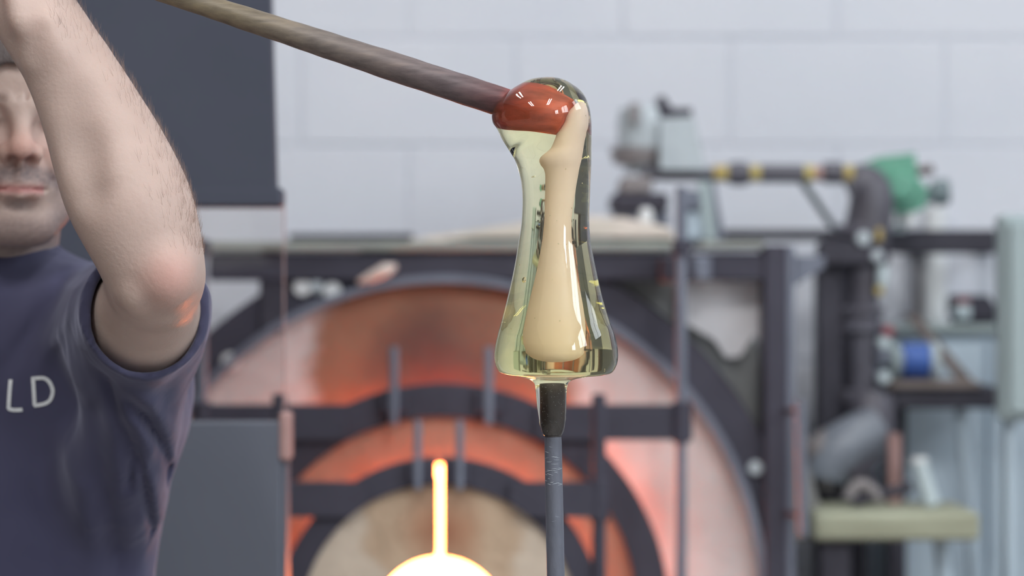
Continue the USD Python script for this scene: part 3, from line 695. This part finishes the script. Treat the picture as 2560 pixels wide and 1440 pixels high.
# ------------------------------------------------------------------ the glassblower
class Field:
    """A distance field on a grid; shapes are blended in locally, then surface_nets() makes one continuous skin."""
    def __init__(self, lo, hi, h):
        self.lo, self.h = np.array(lo, float), h
        self.n = np.ceil((np.array(hi) - lo) / h).astype(int) + 1
        self.v = np.full(self.n, 0.08, np.float32)

    def block(self, lo, hi):
        a = np.clip(np.floor((lo - self.lo) / self.h).astype(int), 0, self.n); b = np.clip(np.ceil((hi - self.lo) / self.h).astype(int) + 1, 0, self.n)
        if (b <= a).any():
            return None, None
        ax_ = [self.lo[i] + self.h * np.arange(a[i], b[i]) for i in range(3)]
        return tuple(slice(a[i], b[i]) for i in range(3)), np.stack(np.meshgrid(*ax_, indexing='ij'), -1)

    def put(self, fn, lo, hi, k=0.01, op='add'):
        s, p = self.block(np.asarray(lo) - 2.5 * k - .01, np.asarray(hi) + 2.5 * k + .01)
        if s is None:
            return
        d = fn(p).astype(np.float32); v = self.v[s]
        if op == 'add':
            hh = np.maximum(k - np.abs(v - d), 0) / k; self.v[s] = np.minimum(v, d) - hh * hh * k / 4
        else:
            hh = np.maximum(k - np.abs(v + d), 0) / k; self.v[s] = np.maximum(v, -d) + hh * hh * k / 4

    def cone(self, a, b, ra, rb, k=0.012, op='add', T=None, flat=None):
        a, b = np.asarray(a, float), np.asarray(b, float)
        if T is not None:
            a, b = T(a), T(b)
        ab = b - a; L2 = ab @ ab + 1e-12

        def fn(p):
            t = np.clip(((p - a) @ ab) / L2, 0, 1)
            q = p - a - t[..., None] * ab
            if flat is not None:                      # flat = (axis, factor): flattened along an axis
                u, f_ = flat; c_ = q @ u; q = q + (c_ * (1 / f_ - 1))[..., None] * u
            return np.linalg.norm(q, axis=-1) - (ra + t * (rb - ra))
        r_ = max(ra, rb); self.put(fn, np.minimum(a, b) - r_, np.maximum(a, b) + r_, k, op)

    def ell(self, c, r, k=0.012, op='add', T=None, M=None):
        c, r = np.asarray(c, float), np.asarray(r, float)
        if T is not None:
            c = T(c)
        M_ = np.eye(3) if M is None else M

        def fn(p):
            q = (p - c) @ M_
            k0 = np.linalg.norm(q / r, axis=-1); k1 = np.linalg.norm(q / (r * r), axis=-1) + 1e-9
            return k0 * (k0 - 1) / k1
        R_ = r.max(); self.put(fn, c - R_, c + R_, k, op)

    def mesh(self, smooth=1):
        v, h = self.v, self.h
        s = (v < 0).astype(np.int8)
        tot = s[:-1, :-1, :-1] + s[1:, :-1, :-1] + s[:-1, 1:, :-1] + s[:-1, :-1, 1:] + s[1:, 1:, :-1] + s[1:, :-1, 1:] + s[:-1, 1:, 1:] + s[1:, 1:, 1:]
        idx = np.argwhere((tot > 0) & (tot < 8)); num = np.full(tot.shape, -1, np.int32); num[tuple(idx.T)] = np.arange(len(idx))
        off = np.array([(i, j, k) for i in (0, 1) for j in (0, 1) for k in (0, 1)])
        cv = np.stack([v[tuple((idx + o).T)] for o in off], 1)
        acc = np.zeros((len(idx), 3)); cnt = np.zeros(len(idx))
        for a in range(8):
            for b in range(a + 1, 8):
                if np.abs(off[a] - off[b]).sum() == 1:
                    m_ = (cv[:, a] < 0) != (cv[:, b] < 0)
                    t_ = cv[m_, a] / (cv[m_, a] - cv[m_, b])
                    acc[m_] += off[a] + t_[:, None] * (off[b] - off[a]); cnt[m_] += 1
        V = self.lo + (idx + acc / cnt[:, None]) * h
        F = []
        for axn in range(3):
            o1, o2 = [x for x in range(3) if x != axn]
            sl0 = [slice(None)] * 3; sl1 = [slice(None)] * 3; sl0[axn] = slice(0, -1); sl1[axn] = slice(1, None)
            a, b = s[tuple(sl0)], s[tuple(sl1)]; e = np.argwhere(a != b)
            e = e[(e[:, o1] > 0) & (e[:, o2] > 0) & (e[:, o1] < v.shape[o1] - 1) & (e[:, o2] < v.shape[o2] - 1)]
            ins = a[tuple(e.T)] > 0
            q = []
            for d1, d2 in ((1, 1), (0, 1), (0, 0), (1, 0)):
                c_ = e.copy(); c_[:, o1] -= d1; c_[:, o2] -= d2; q.append(num[tuple(c_.T)])
            q = np.stack(q, 1)
            if axn == 1:
                ins = ~ins
            q[~ins] = q[~ins][:, ::-1]
            F.append(q)
        F = np.vstack(F); F = F[(F >= 0).all(1)]
        T_ = np.vstack([F[:, [0, 1, 2]], F[:, [0, 2, 3]]])
        m = trimesh.Trimesh(V, T_, process=False)
        if m.volume < 0:
            m.invert()
        if smooth:
            e = m.edges_unique; nv_ = len(V)
            A = coo_matrix((np.ones(2 * len(e)), (np.r_[e[:, 0], e[:, 1]], np.r_[e[:, 1], e[:, 0]])), shape=(nv_, nv_)).tocsr()
            dg = np.maximum(np.asarray(A.sum(1)), 1); V = np.array(m.vertices)
            for _ in range(smooth):
                V = V + .5 * (A @ V / dg - V); V = V - .52 * (A @ V / dg - V)
            m = trimesh.Trimesh(V, np.array(m.faces), process=False)
        return m


pe = thing('person', 'person in dark navy t-shirt with white lettering, left arm raised to the blowpipe', 'person')

# joints
HC = np.array([-0.513, 2.500, 1.625])                                   # head: between the eyes, inside the skull
HR = Rotation.from_euler('zyx', [15, 2, 3], degrees=True).as_matrix()  # turned towards the glass
TH = lambda p: HC + HR @ np.asarray(p, float)
LOC = lambda p: (np.asarray(p) - HC) @ HR                               # world -> head
sh_l, sh_r = np.array([-0.392, 2.460, 1.405]), np.array([-0.712, 2.490, 1.41])
el_l = at(392, 694, 2.190)
fore = [(392, 690, 2.190, .0385)]
for u_, w_, r_ in ((758, 46, .0412), (672, 56, .0470), (605, 61, .0490), (550, 62, .0492), (482, 68, .0470), (414, 73, .0436), (350, 76, .0392), (300, 77, .0368), (240, 77, .0345), (190, 74, .0330), (117, 66, .0342), (60, 60, .0335)):
    fore.append((u_ * .453 + w_ * .892, u_ * .892 - w_ * .453, 2.188 + (758 - u_) * .00003, r_ - .0012))
B = Field((-1.0, 2.06, 0.98), (-0.24, 2.66, 1.98), 0.0029)

# torso (under the shirt), neck
B.ell((-.55, 2.535, 1.24), (.150, .092, .24), .03); B.ell((-.55, 2.54, 1.37), (.150, .075, .07), .03)
B.cone((-.552, 2.545, 1.40), TH((0.0, .028, -.075)), .062, .054, .03)
B.cone((-.552, 2.56, 1.440), sh_l, .036, .046, .03); B.cone((-.552, 2.56, 1.440), sh_r, .036, .046, .03)
# left arm
um = at(362, 800, 2.30); B.cone(sh_l, um, .048, .050, .02); B.cone(um, at(385, 716, 2.215), .051, .043, .02)
FP = [at(a, b_, c) for a, b_, c, _ in fore]
for i in range(len(fore) - 1):
    B.cone(FP[i], FP[i + 1], fore[i][3], fore[i + 1][3], .02, flat=(np.array([0, 1.0, 0]), 0.80) if i > 3 else None)
B.ell(at(425, 694, 2.158), (.020, .020, .023), .022)                    # point of the elbow
B.ell(at(340, 738, 2.166), (.010, .012, .013), .016)                    # inner bump of the elbow
B.cone(at(84, 150, 2.183), at(56, 50, 2.172), .0050, .0070, .020); B.cone(at(56, 50, 2.172), at(20, -30, 2.172), .007, .007, .018)   # tendons of the wrist
B.cone(at(165, 190, 2.178), at(112, 60, 2.172), .006, .009, .022)
B.cone(at(106, 150, 2.146), at(76, 20, 2.146), .005, .009, .020, 'cut')   # hollow between them
B.cone(at(150, 190, 2.148), at(186, 360, 2.1435), .005, .0062, .034, 'cut'); B.cone(at(186, 360, 2.1435), at(214, 470, 2.142), .0062, .005, .034, 'cut')   # groove between the forearm muscles
# left hand, closed round the blowpipe
def hand(F, wrist, px_c, side):
    c = bp(px_c); down = np.array([0, 0, -1.0]); back = np.array([0, 1.0, 0]); u = -pu if pu[0] < 0 else pu    # u: along the pipe towards the glass
    up = np.cross(u, back); up = up if up[2] > 0 else -up
    palm = c - up * .030 + back * .016
    F.cone(wrist, palm + u * .012, .028, .026, .02); F.cone(wrist, palm - u * .016, .026, .025, .02)
    F.cone(palm + u * .026, palm - u * .028, .022, .021, .015)
    F.cone(palm + u * .028 + up * .028, palm - u * .030 + up * .028, .014, .012, .012)
    for j, (ln, r_) in enumerate(((.98, .0092), (1.06, .0095), (1.0, .0090), (.84, .0080))):
        b0 = c + u * (.033 - .0215 * j) + back * .018 + up * .000
        pts = [b0, b0 + up * .026 * ln - back * .004, b0 + up * .027 * ln - back * .034, b0 + up * .004 * ln - back * .044, b0 - up * .012 * ln - back * .036]
        for a, b_ in zip(pts[:-1], pts[1:]):
            F.cone(a, b_, r_ * 1.06, r_, .004)
    t0 = palm + u * .020 - up * .004 - back * .004
    pts = [t0, t0 + u * .022 + up * .004 - back * .018, t0 + u * .018 + up * .016 - back * .036, t0 + u * .004 + up * .024 - back * .046]
    for (a, b_), (ra, rb) in zip(zip(pts[:-1], pts[1:]), ((.0135, .0115), (.0112, .0105), (.0105, .0088))):
        F.cone(a, b_, ra, rb, .006)
hand(B, FP[-1], 34, 1)
# right arm, outside the picture on the left, further up the pipe
el_r = np.array([-0.815, 2.27, 1.50]); pr_ = -800; wr = bp(pr_) + np.array([.012, .03, -.095])
B.cone(sh_r, el_r, .056, .043, .02); B.cone(el_r, el_r * .6 + wr * .4, .043, .043, .02); B.cone(el_r * .6 + wr * .4, wr, .043, .029, .02)
hand(B, wr, pr_, -1)

# head
e_ = lambda c, r, k=.012, op='add': B.ell(c, r, k, op, T=TH, M=HR)
c_ = lambda a, b, ra, rb, k=.01, op='add': B.cone(a, b, ra, rb, k, op, T=TH)
e_((0, .018, .032), (.0755, .096, .086)); e_((0, -.030, -.050), (.060, .060, .078), .02); e_((0, -.045, .040), (.058, .050, .050), .02)
for s_ in (-1, 1):
    c_((s_ * .052, .0, -.070), (s_ * .022, -.066, -.108), .018, .018, .02)
    e_((s_ * .044, -.056, -.028), (.022, .024, .020), .02)
    c_((s_ * .046, -.070, .020), (s_ * .012, -.084, .014), .011, .011, .012)
e_((0, -.071, -.107), (.026, .018, .019), .018)
e_((0, -.078, -.066), (.028, .018, .022), .018)
for s_ in (-1, 1):
    e_((s_ * .033, -.094, -.001), (.0175, .014, .0125), .012, 'cut')
    e_((s_ * .032, -.0735, .000), (.0150, .0135, .0130), .004)
    c_((s_ * .022, -.0880, -.0040), (s_ * .043, -.0840, -.0050), .0016, .0016, .002, 'cut')
c_((0, -.084, .012), (0, -.101, -.024), .0085, .0105, .012); e_((0, -.1045, -.031), (.0125, .0125, .0110), .008)
for s_ in (-1, 1):
    e_((s_ * .0150, -.093, -.035), (.0080, .0120, .0090), .007)
    e_((s_ * .0080, -.1030, -.0425), (.0056, .0080, .0058), .003, 'cut')
    c_((s_ * .022, -.088, -.036), (s_ * .033, -.080, -.062), .0022, .0022, .008, 'cut')
c_((0, -.0985, -.046), (0, -.0960, -.060), .0035, .004, .006)
for s_ in (-1, 1):
    c_((0, -.0965, -.0655), (s_ * .014, -.0930, -.0665), .0046, .0040, .006); c_((s_ * .014, -.0930, -.0665), (s_ * .024, -.0850, -.0695), .0040, .0028, .006)
    c_((0, -.0950, -.0760), (s_ * .013, -.0915, -.0750), .0052, .0045, .006); c_((s_ * .013, -.0915, -.0750), (s_ * .023, -.0845, -.0705), .0045, .0028, .006)
    c_((0, -.1010, -.0706), (s_ * .013, -.0975, -.0703), .0012, .0012, .003, 'cut'); c_((s_ * .013, -.0975, -.0703), (s_ * .027, -.0865, -.0715), .0012, .0016, .003, 'cut')
c_((-.010, -.092, -.0865), (.010, -.092, -.0865), .004, .004, .010, 'cut')
for s_ in (-1, 1):
    e_((s_ * .0765, .012, -.012), (.0075, .019, .031), .006); e_((s_ * .083, .008, -.008), (.004, .010, .016), .004, 'cut')
c_((.0035, -.092, .012), (.005, -.094, .026), .0012, .0010, .004, 'cut'); c_((-.006, -.092, .012), (-.006, -.094, .024), .0012, .0010, .004, 'cut')   # frown lines

bm = B.mesh(2)
# skin colour: redder at elbow, nose and cheeks, stubble round the mouth and jaw
V = np.array(bm.vertices); q = LOC(V)
col = np.tile(np.array(lin((180, 159, 151))), (len(V), 1))
nz = meshkit.fbm(V * 45, 3, 2)[:, None] - .5
def blend(w, c):
    global col
    w = np.clip(w, 0, 1)[:, None]; col = col * (1 - w) + np.array(lin(c)) * w
dist = lambda c, r: np.exp(-(np.linalg.norm((q - np.array(c)) / np.array(r), axis=1) ** 2))
red = (184, 128, 118)
blend(.40 * dist((0, -.105, -.030), (.020, .030, .018)), (186, 120, 108)); blend(.45 * dist((.045, -.07, -.03), (.03, .04, .02)), red); blend(.45 * dist((-.045, -.07, -.03), (.03, .04, .02)), red)
blend(.42 * np.exp(-(np.linalg.norm(V - at(425, 694, 2.145), axis=1) / .024) ** 2), (196, 132, 124))
hd = (q[:, 1] < .03) & (np.linalg.norm(q, axis=1) < .19) & (V[:, 1] > 2.34)
th_ = np.clip(.85 + .9 * (meshkit.fbm(V * 420, 2, 5) - .5), .5, 1)
st = (98, 86, 90)
mus = np.exp(-(np.abs(q[:, 2] + .0555 + .22 * np.maximum(np.abs(q[:, 0]) - .012, 0)) / .0095) ** 4) * (np.abs(q[:, 0]) < .040) * (q[:, 1] < -.072)
blend(hd * .85 * np.clip(mus, 0, 1) * th_, st)
blend(hd * .80 * dist((0, -.095, -.0865), (.016, .02, .006)) * th_, st)
jaw = np.clip((-.088 - q[:, 2] + .25 * np.abs(q[:, 1] + .09)) / .018, 0, 1) * (q[:, 2] > -.150) * (q[:, 1] < .02)
blend(hd * .62 * jaw * th_, st)
gt = np.clip((np.abs(q[:, 0]) - .026) / .012, 0, 1) * np.clip((-.055 - q[:, 2]) / .02, 0, 1) * (q[:, 2] > -.14) * np.clip((q[:, 1] + .10) / .01, 0, 1)
blend(hd * .40 * gt * th_, st)
lip = np.exp(-((q[:, 2] + .0712) / .0050) ** 2) * (np.abs(q[:, 0]) < .024) * (q[:, 1] < -.083)
blend(hd * .75 * lip, (172, 106, 108))
for s_ in (-1, 1):
    w_ = np.exp(-((q[:, 2] - .021 - .10 * (np.abs(q[:, 0]) - .03)) / .0045) ** 2) * np.clip((q[:, 0] * s_ - .012) / .004, 0, 1) * np.clip((.05 - q[:, 0] * s_) / .008, 0, 1) * (q[:, 1] < -.05)
    blend(hd * .75 * w_ * th_, (98, 78, 72))
    blend(.8 * np.exp(-(np.linalg.norm((q - np.array((s_ * .032, -.085, -.003))) / np.array((.012, .02, .0022)), axis=1) ** 2)), (92, 74, 74))
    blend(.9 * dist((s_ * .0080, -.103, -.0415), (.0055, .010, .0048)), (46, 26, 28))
col = np.clip(col * (1 + .10 * nz), 0, 1)
n = {'a': ('attribute', {'attribute': 'skin'}), 'g': ('geometry', {}), 't': ('noise_texture', {'scale': 260, 'detail': 3}), 'b': ('bump', {'strength': 0.6, 'distance': 0.0006}),
     'p': ('principled_bsdf', {'roughness': 0.52, 'subsurface_weight': 0.18, 'subsurface_scale': 0.006, 'subsurface_radius': (1, 0.35, 0.2), 'specular_ior_level': 0.35})}
usdkit.material(stage, '/World/Looks/skin', n, [('a.color', 'p.base_color'), ('g.position', 't.vector'), ('t.fac', 'b.height'), ('b.normal', 'p.normal')], surface='p.BSDF')
obj_attr('body', bm, 'skin', pe, 'skin', col, label='light skin, stubble and moustache')
mat('eye_white', (214, 206, 204), rough=0.2); mat('iris', (96, 104, 112), rough=0.2)
for s_ in (-1, 1):
    c = TH((s_ * .032, -.0735, -.0025)); sp = trimesh.creation.icosphere(3, .0122); sp.apply_translation(c); ey = obj('eye', sp, 'eye_white', pe, smooth=True)
    ic = c + HR @ np.array([s_ * .001 + .002, -.0112, -.001]); obj('iris', rod(ic, ic + HR @ np.array([0, -.0014, 0]), .0055, .0045, 20), 'iris', ey)

# hair of the head
Hh = Field(HC - .15, HC + .16, .0032)
Hh.ell((0, .022, .040), (.084, .102, .092), .01, T=TH, M=HR); Hh.ell((0, -.043, .045), (.066, .060, .058), .012, T=TH, M=HR)
hp = Hh.block(HC - .15, HC + .16)[1]; hq = LOC(hp)
Hh.v = (Hh.v.astype(float)[:hp.shape[0], :hp.shape[1], :hp.shape[2]] - .007 * (meshkit.fbm(hq * [70, 28, 28], 3, 9) - .45)).astype(np.float32)
hl = np.interp(np.abs(hq[..., 0]), [0, .03, .05, .062, .08], [.054, .050, .044, .024, -.02]); front = np.interp(hq[..., 1], [-.12, -.05, .0, .03, .12], [0, 0, -.01, -.045, -.07])
Hh.v = np.maximum(Hh.v, ((hl + front + .006 * (meshkit.fbm(hq * [120, 20, 40], 2, 3) - .5)) - hq[..., 2]).astype(np.float32) * .8)
mat('hair', (74, 66, 68), (92, 82, 80), scale=40, rough=0.6, bump=0.002, bscale=260, stretch=(3, 1, 1))
obj('hair', Hh.mesh(1), 'hair', pe, smooth=True, label='short dark brown hair')


def curves(name, P_, widths, mat_, parent, label):
    cu = UsdGeom.BasisCurves.Define(stage, path_for(parent, name))
    cu.CreateTypeAttr('linear'); cu.CreateWrapAttr('nonperiodic')
    cu.CreateCurveVertexCountsAttr(Vt.IntArray.FromNumpy(np.full(len(P_), P_.shape[1], np.int32)))
    cu.CreatePointsAttr(Vt.Vec3fArray.FromNumpy(P_.reshape(-1, 3).astype(np.float32)))
    cu.CreateWidthsAttr(Vt.FloatArray.FromNumpy(np.tile(widths, len(P_)).astype(np.float32))); cu.SetWidthsInterpolation('vertex')
    UsdShade.MaterialBindingAPI.Apply(cu.GetPrim()).Bind(UsdShade.Material.Get(stage, '/World/Looks/' + mat_)); tag(cu.GetPrim(), label, kind='stuff')


nv = np.array(bm.vertex_normals); cand = np.where((V[:, 2] > 1.48) & (V[:, 1] < 2.27) & (V[:, 0] > -.46) & (V[:, 2] < 1.73) & (nv[:, 0] > .35))[0]
wgt = np.clip(nv[cand, 0], 0.02, 1) ** 3; pick = rng.choice(cand, 1500, p=wgt / wgt.sum())
ad = (FP[9] - FP[0]) / np.linalg.norm(FP[9] - FP[0])
dr = ad * .75 + nv[pick] * .45 + rng.normal(0, .22, (len(pick), 3)); dr /= np.linalg.norm(dr, axis=1, keepdims=True)
ln = rng.uniform(.004, .009, (len(pick), 1)); t_ = np.array([0, .35, .7, 1])
HP = V[pick][:, None] + dr[:, None] * (ln[:, None] * t_[None, :, None]) + ad * (ln[:, None] * (t_ ** 2)[None, :, None]) * .6
mat('arm_hair', (132, 108, 96), rough=0.6)
curves('arm_hair', HP, np.array([.00012, .00010, .00008, .00003]), 'arm_hair', pe, 'fine brown hair on the forearm')

# t-shirt
S = Field((-0.95, 2.16, 0.99), (-0.25, 2.74, 1.52), 0.0034)
ft = (np.array([0, 1.0, 0]), 0.62)
for (za, ra), (zb_, rb) in zip([(0.98, .158), (1.158, .173), (1.26, .190)], [(1.158, .173), (1.26, .190), (1.32, .186)]):
    S.cone((-.554, 2.543, za), (-.553, 2.541, zb_), ra, rb, .02, flat=ft)
S.cone((-.66, 2.535, 1.345), (-.44, 2.525, 1.345), .112, .108, .03, flat=(np.array([0, 1.0, 0]), 0.9))
S.cone((-.552, 2.552, 1.440), (-.552, 2.555, 1.468), .074, .068, .03)
S.cone((-.552, 2.56, 1.43), sh_l + [0, 0, .004], .050, .066, .03); S.cone((-.552, 2.56, 1.43), sh_r, .050, .066, .03)
hem, hem2 = at(366, 764, 2.262), at(361, 800, 2.268); hem_r = sh_r * .45 + el_r * .55
S.cone(sh_l, hem, .068, .0555, .02); S.cone(sh_l, hem2, .068, .0560, .02); S.cone(sh_r, hem_r, .070, .064, .02)
S.cone(at(360, 915, 2.285), (-.41, 2.46, 1.25), .010, .045, .03)       # cloth hanging from the sleeve to the side
S.cone(at(286, 930, 2.365), at(300, 1110, 2.43), .028, .030, .05); S.cone(at(452, 830, 2.30), (-.403, 2.49, 1.23), .008, .042, .035); S.cone(at(476, 740, 2.30), (-.388, 2.50, 1.30), .006, .038, .035)
# folds
sp = S.block(S.lo, S.lo + S.h * (S.n - 1))[1][:S.n[0], :S.n[1], :S.n[2]]
S.v = S.v + (.0055 * (meshkit.fbm(sp * [26, 26, 9] + [0, 0, 3], 3, 11) - .5) + .0016 * (meshkit.fbm(sp * [60, 60, 30], 2, 4) - .5)).astype(np.float32)
sx = 1280 + sp[..., 0] / (K * sp[..., 1]); sy = 720 - (sp[..., 2] - CAM_Z) / (K * sp[..., 1])
hd_ = np.minimum(np.linalg.norm(sp - hem, axis=-1), np.linalg.norm(sp - hem2, axis=-1)); away = np.clip((hd_ - .066) / .022, 0, 1)
def crease(pts, depth, w, ends=True):
    """A fold pressed into the front of the cloth along a line (a ridge where depth is negative)."""
    d = np.full(sx.shape, 1e9); tt = np.zeros(sx.shape)
    for k_, (a, b_) in enumerate(zip(pts[:-1], pts[1:])):
        a, b_ = np.array(a, float), np.array(b_, float); ab = b_ - a
        t_ = np.clip(((sx - a[0]) * ab[0] + (sy - a[1]) * ab[1]) / (ab @ ab), 0, 1)
        dd = np.hypot(sx - a[0] - t_ * ab[0], sy - a[1] - t_ * ab[1]); better = dd < d
        d = np.where(better, dd, d); tt = np.where(better, (k_ + t_) / (len(pts) - 1), tt)
    fade = np.clip(np.sin(np.pi * np.clip(tt * .9 + .05, 0, 1)), 0, 1) ** .5
    S.v = (S.v + depth * fade * np.exp(-(d / w) ** 2) * (sp[..., 1] < 2.50) * away).astype(np.float32)
crease([(236, 790), (261, 907), (285, 1001), (312, 1101), (324, 1218)], .0045, 13)
crease([(322, 1000), (362, 1040), (402, 1107), (419, 1162), (421, 1215)], .0075, 12); crease([(318, 970), (380, 1015), (425, 1080)], -.007, 22)
crease([(305, 1030), (350, 1075), (385, 1140)], -.006, 16)
crease([(311, 1062), (333, 1140), (322, 1225)], .006, 9); crease([(339, 1112), (360, 1210), (378, 1307), (384, 1380)], .006, 9); crease([(355, 1120), (385, 1220), (400, 1290)], -.004, 14)
crease([(160, 690), (83, 823), (0, 940)], .007, 26); crease([(215, 672), (161, 707), (130, 830)], .005, 20); crease([(200, 700), (150, 800), (90, 930)], -.006, 24)
crease([(133, 1050), (189, 1223), (240, 1460)], -.008, 40); crease([(240, 1040), (262, 1240), (300, 1460)], .006, 26); crease([(60, 1080), (100, 1250), (140, 1460)], .006, 36)
au = (hem - sh_l) / np.linalg.norm(hem - sh_l)                             # sleeve hem: cut flat, then hollow round the arm
S.cone(hem - au * .095, hem + au * .06, .0490, .0500, .004, 'cut'); S.cone(hem2 - au * .095, hem2 + au * .06, .0495, .0505, .004, 'cut')
hp_ = hem + au * .000
near = (np.linalg.norm(sp - hem, axis=-1) < .135)
S.v = np.where(near, np.maximum(S.v, ((sp - hp_) @ au - .0).astype(np.float32)), S.v).astype(np.float32)
S.cone((-.552, 2.552, 1.455), (-.545, 2.545, 1.53), .0625, .062, .004, 'cut')      # neck opening
aur = (hem_r - sh_r) / np.linalg.norm(hem_r - sh_r); S.cone(hem_r - aur * .08, hem_r + aur * .08, .0545, .056, .004, 'cut')
near = (np.linalg.norm(sp - hem_r, axis=-1) < .13); S.v = np.where(near, np.maximum(S.v, ((sp - hem_r) @ aur).astype(np.float32)), S.v).astype(np.float32)
shm = S.mesh(7)
n = {'g': ('geometry', {}), 't': ('noise_texture', {'scale': 9, 'detail': 3}), 'r': ('rgb_ramp', {'ramp': [(0.3, lin((62, 62, 86))), (0.7, lin((68, 68, 92)))]}), 't2': ('noise_texture', {'scale': 900, 'detail': 2}),
     'b': ('bump', {'strength': 0.5, 'distance': 0.0005}), 'p': ('principled_bsdf', {'roughness': 0.9, 'sheen_weight': 0.25, 'sheen_roughness': 0.5, 'sheen_tint': (0.75, 0.78, 1.0), 'specular_ior_level': 0.2})}
usdkit.material(stage, '/World/Looks/navy_cotton', n, [('g.position', 't.vector'), ('t.fac', 'r.fac'), ('r.color', 'p.base_color'), ('g.position', 't2.vector'), ('t2.fac', 'b.height'), ('b.normal', 'p.normal')], surface='p.BSDF')
st_ = obj('t_shirt', shm, 'navy_cotton', pe, smooth=True, label='dark navy cotton t-shirt')
th = np.linspace(0, 2 * np.pi, 49)[:-1]; ct = np.array([-.552, 2.553, 1.4655])
rib = np.array([ct + [.0705 * math.cos(t_), .0705 * math.sin(t_), -.010 * (-math.sin(t_)) * 1.0 + .002] for t_ in np.r_[th, th[0]]])
obj('collar', tube(rib, .0078, 12, cap=False), 'navy_cotton', st_, smooth=True, label='ribbed neckband')

# lettering on the chest
fr = (np.array(shm.vertex_normals)[:, 1] < -.15)
sv = np.array(shm.vertices)[fr]; surf = LinearNDInterpolator(sv[:, [0, 2]], sv[:, 1])
dl = 2.425
strokes = {'L': [[(26, 949), (24, 985), (22, 1022)], [(21, 1021), (38, 1025), (56, 1024)]],
           'D': [[(82, 947), (84, 980), (86, 1014)], [(78, 947), (105, 945), (122, 955), (131, 978), (126, 998), (112, 1009), (84, 1014)]]}
mat('print_white', (212, 216, 220), (196, 200, 206), scale=300, rough=0.8)
for ch, ls in strokes.items():
    shp = None
    for l in ls:
        from shapely.geometry import LineString
        pts = np.array([at(x, y, dl)[[0, 2]] for x, y in l]); t0 = np.arange(len(pts)); tt = np.linspace(0, len(pts) - 1, 40)
        pts = np.stack([PchipInterpolator(t0, pts[:, i])(tt) for i in (0, 1)], 1)
        g_ = LineString(pts).buffer(.0019, cap_style=2); shp = g_ if shp is None else shp.union(g_)
    m = extr(shp, 0, .0010)
    m = m.subdivide_to_size(.004)
    v = np.array(m.vertices); yy = surf(v[:, 0], v[:, 2]); v[:, 1] += np.where(np.isnan(yy), 2.42, yy) - .0011; m.vertices = v
    obj('letter', m, 'print_white', st_, smooth=False, label=f'white letter {ch}')

# trousers and shoes, below the picture
Tr = Field((-0.80, 2.36, 0.0), (-0.30, 2.74, 1.10), 0.009)
Tr.cone((-.552, 2.545, 1.03), (-.552, 2.55, .92), .160, .168, .03, flat=ft)
for s_ in (-1, 1):
    Tr.cone((-.552 + s_ * .085, 2.55, .90), (-.552 + s_ * .10, 2.54, .50), .092, .070, .03); Tr.cone((-.552 + s_ * .10, 2.54, .50), (-.552 + s_ * .11, 2.55, .09), .070, .056, .03)
mat('denim', (58, 62, 80), (66, 70, 88), scale=60, rough=0.9)
obj('trousers', Tr.mesh(2), 'denim', pe, smooth=True, label='dark trousers')
mat('leather', (60, 52, 48), rough=0.5)
for s_ in (-1, 1):
    x = -.552 + s_ * .11; F_ = Field((x - .08, 2.28, -.01), (x + .08, 2.68, .16), .006)
    F_.cone((x, 2.58, .045), (x + s_ * .012, 2.40, .038), .045, .040, .02); F_.cone((x, 2.56, .05), (x, 2.555, .12), .045, .048, .02); F_.v = np.maximum(F_.v, (.0 - F_.block(F_.lo, F_.lo + F_.h * (F_.n - 1))[1][:F_.n[0], :F_.n[1], :F_.n[2], 2]).astype(np.float32))
    obj('shoe', F_.mesh(1), 'leather', pe, smooth=True)
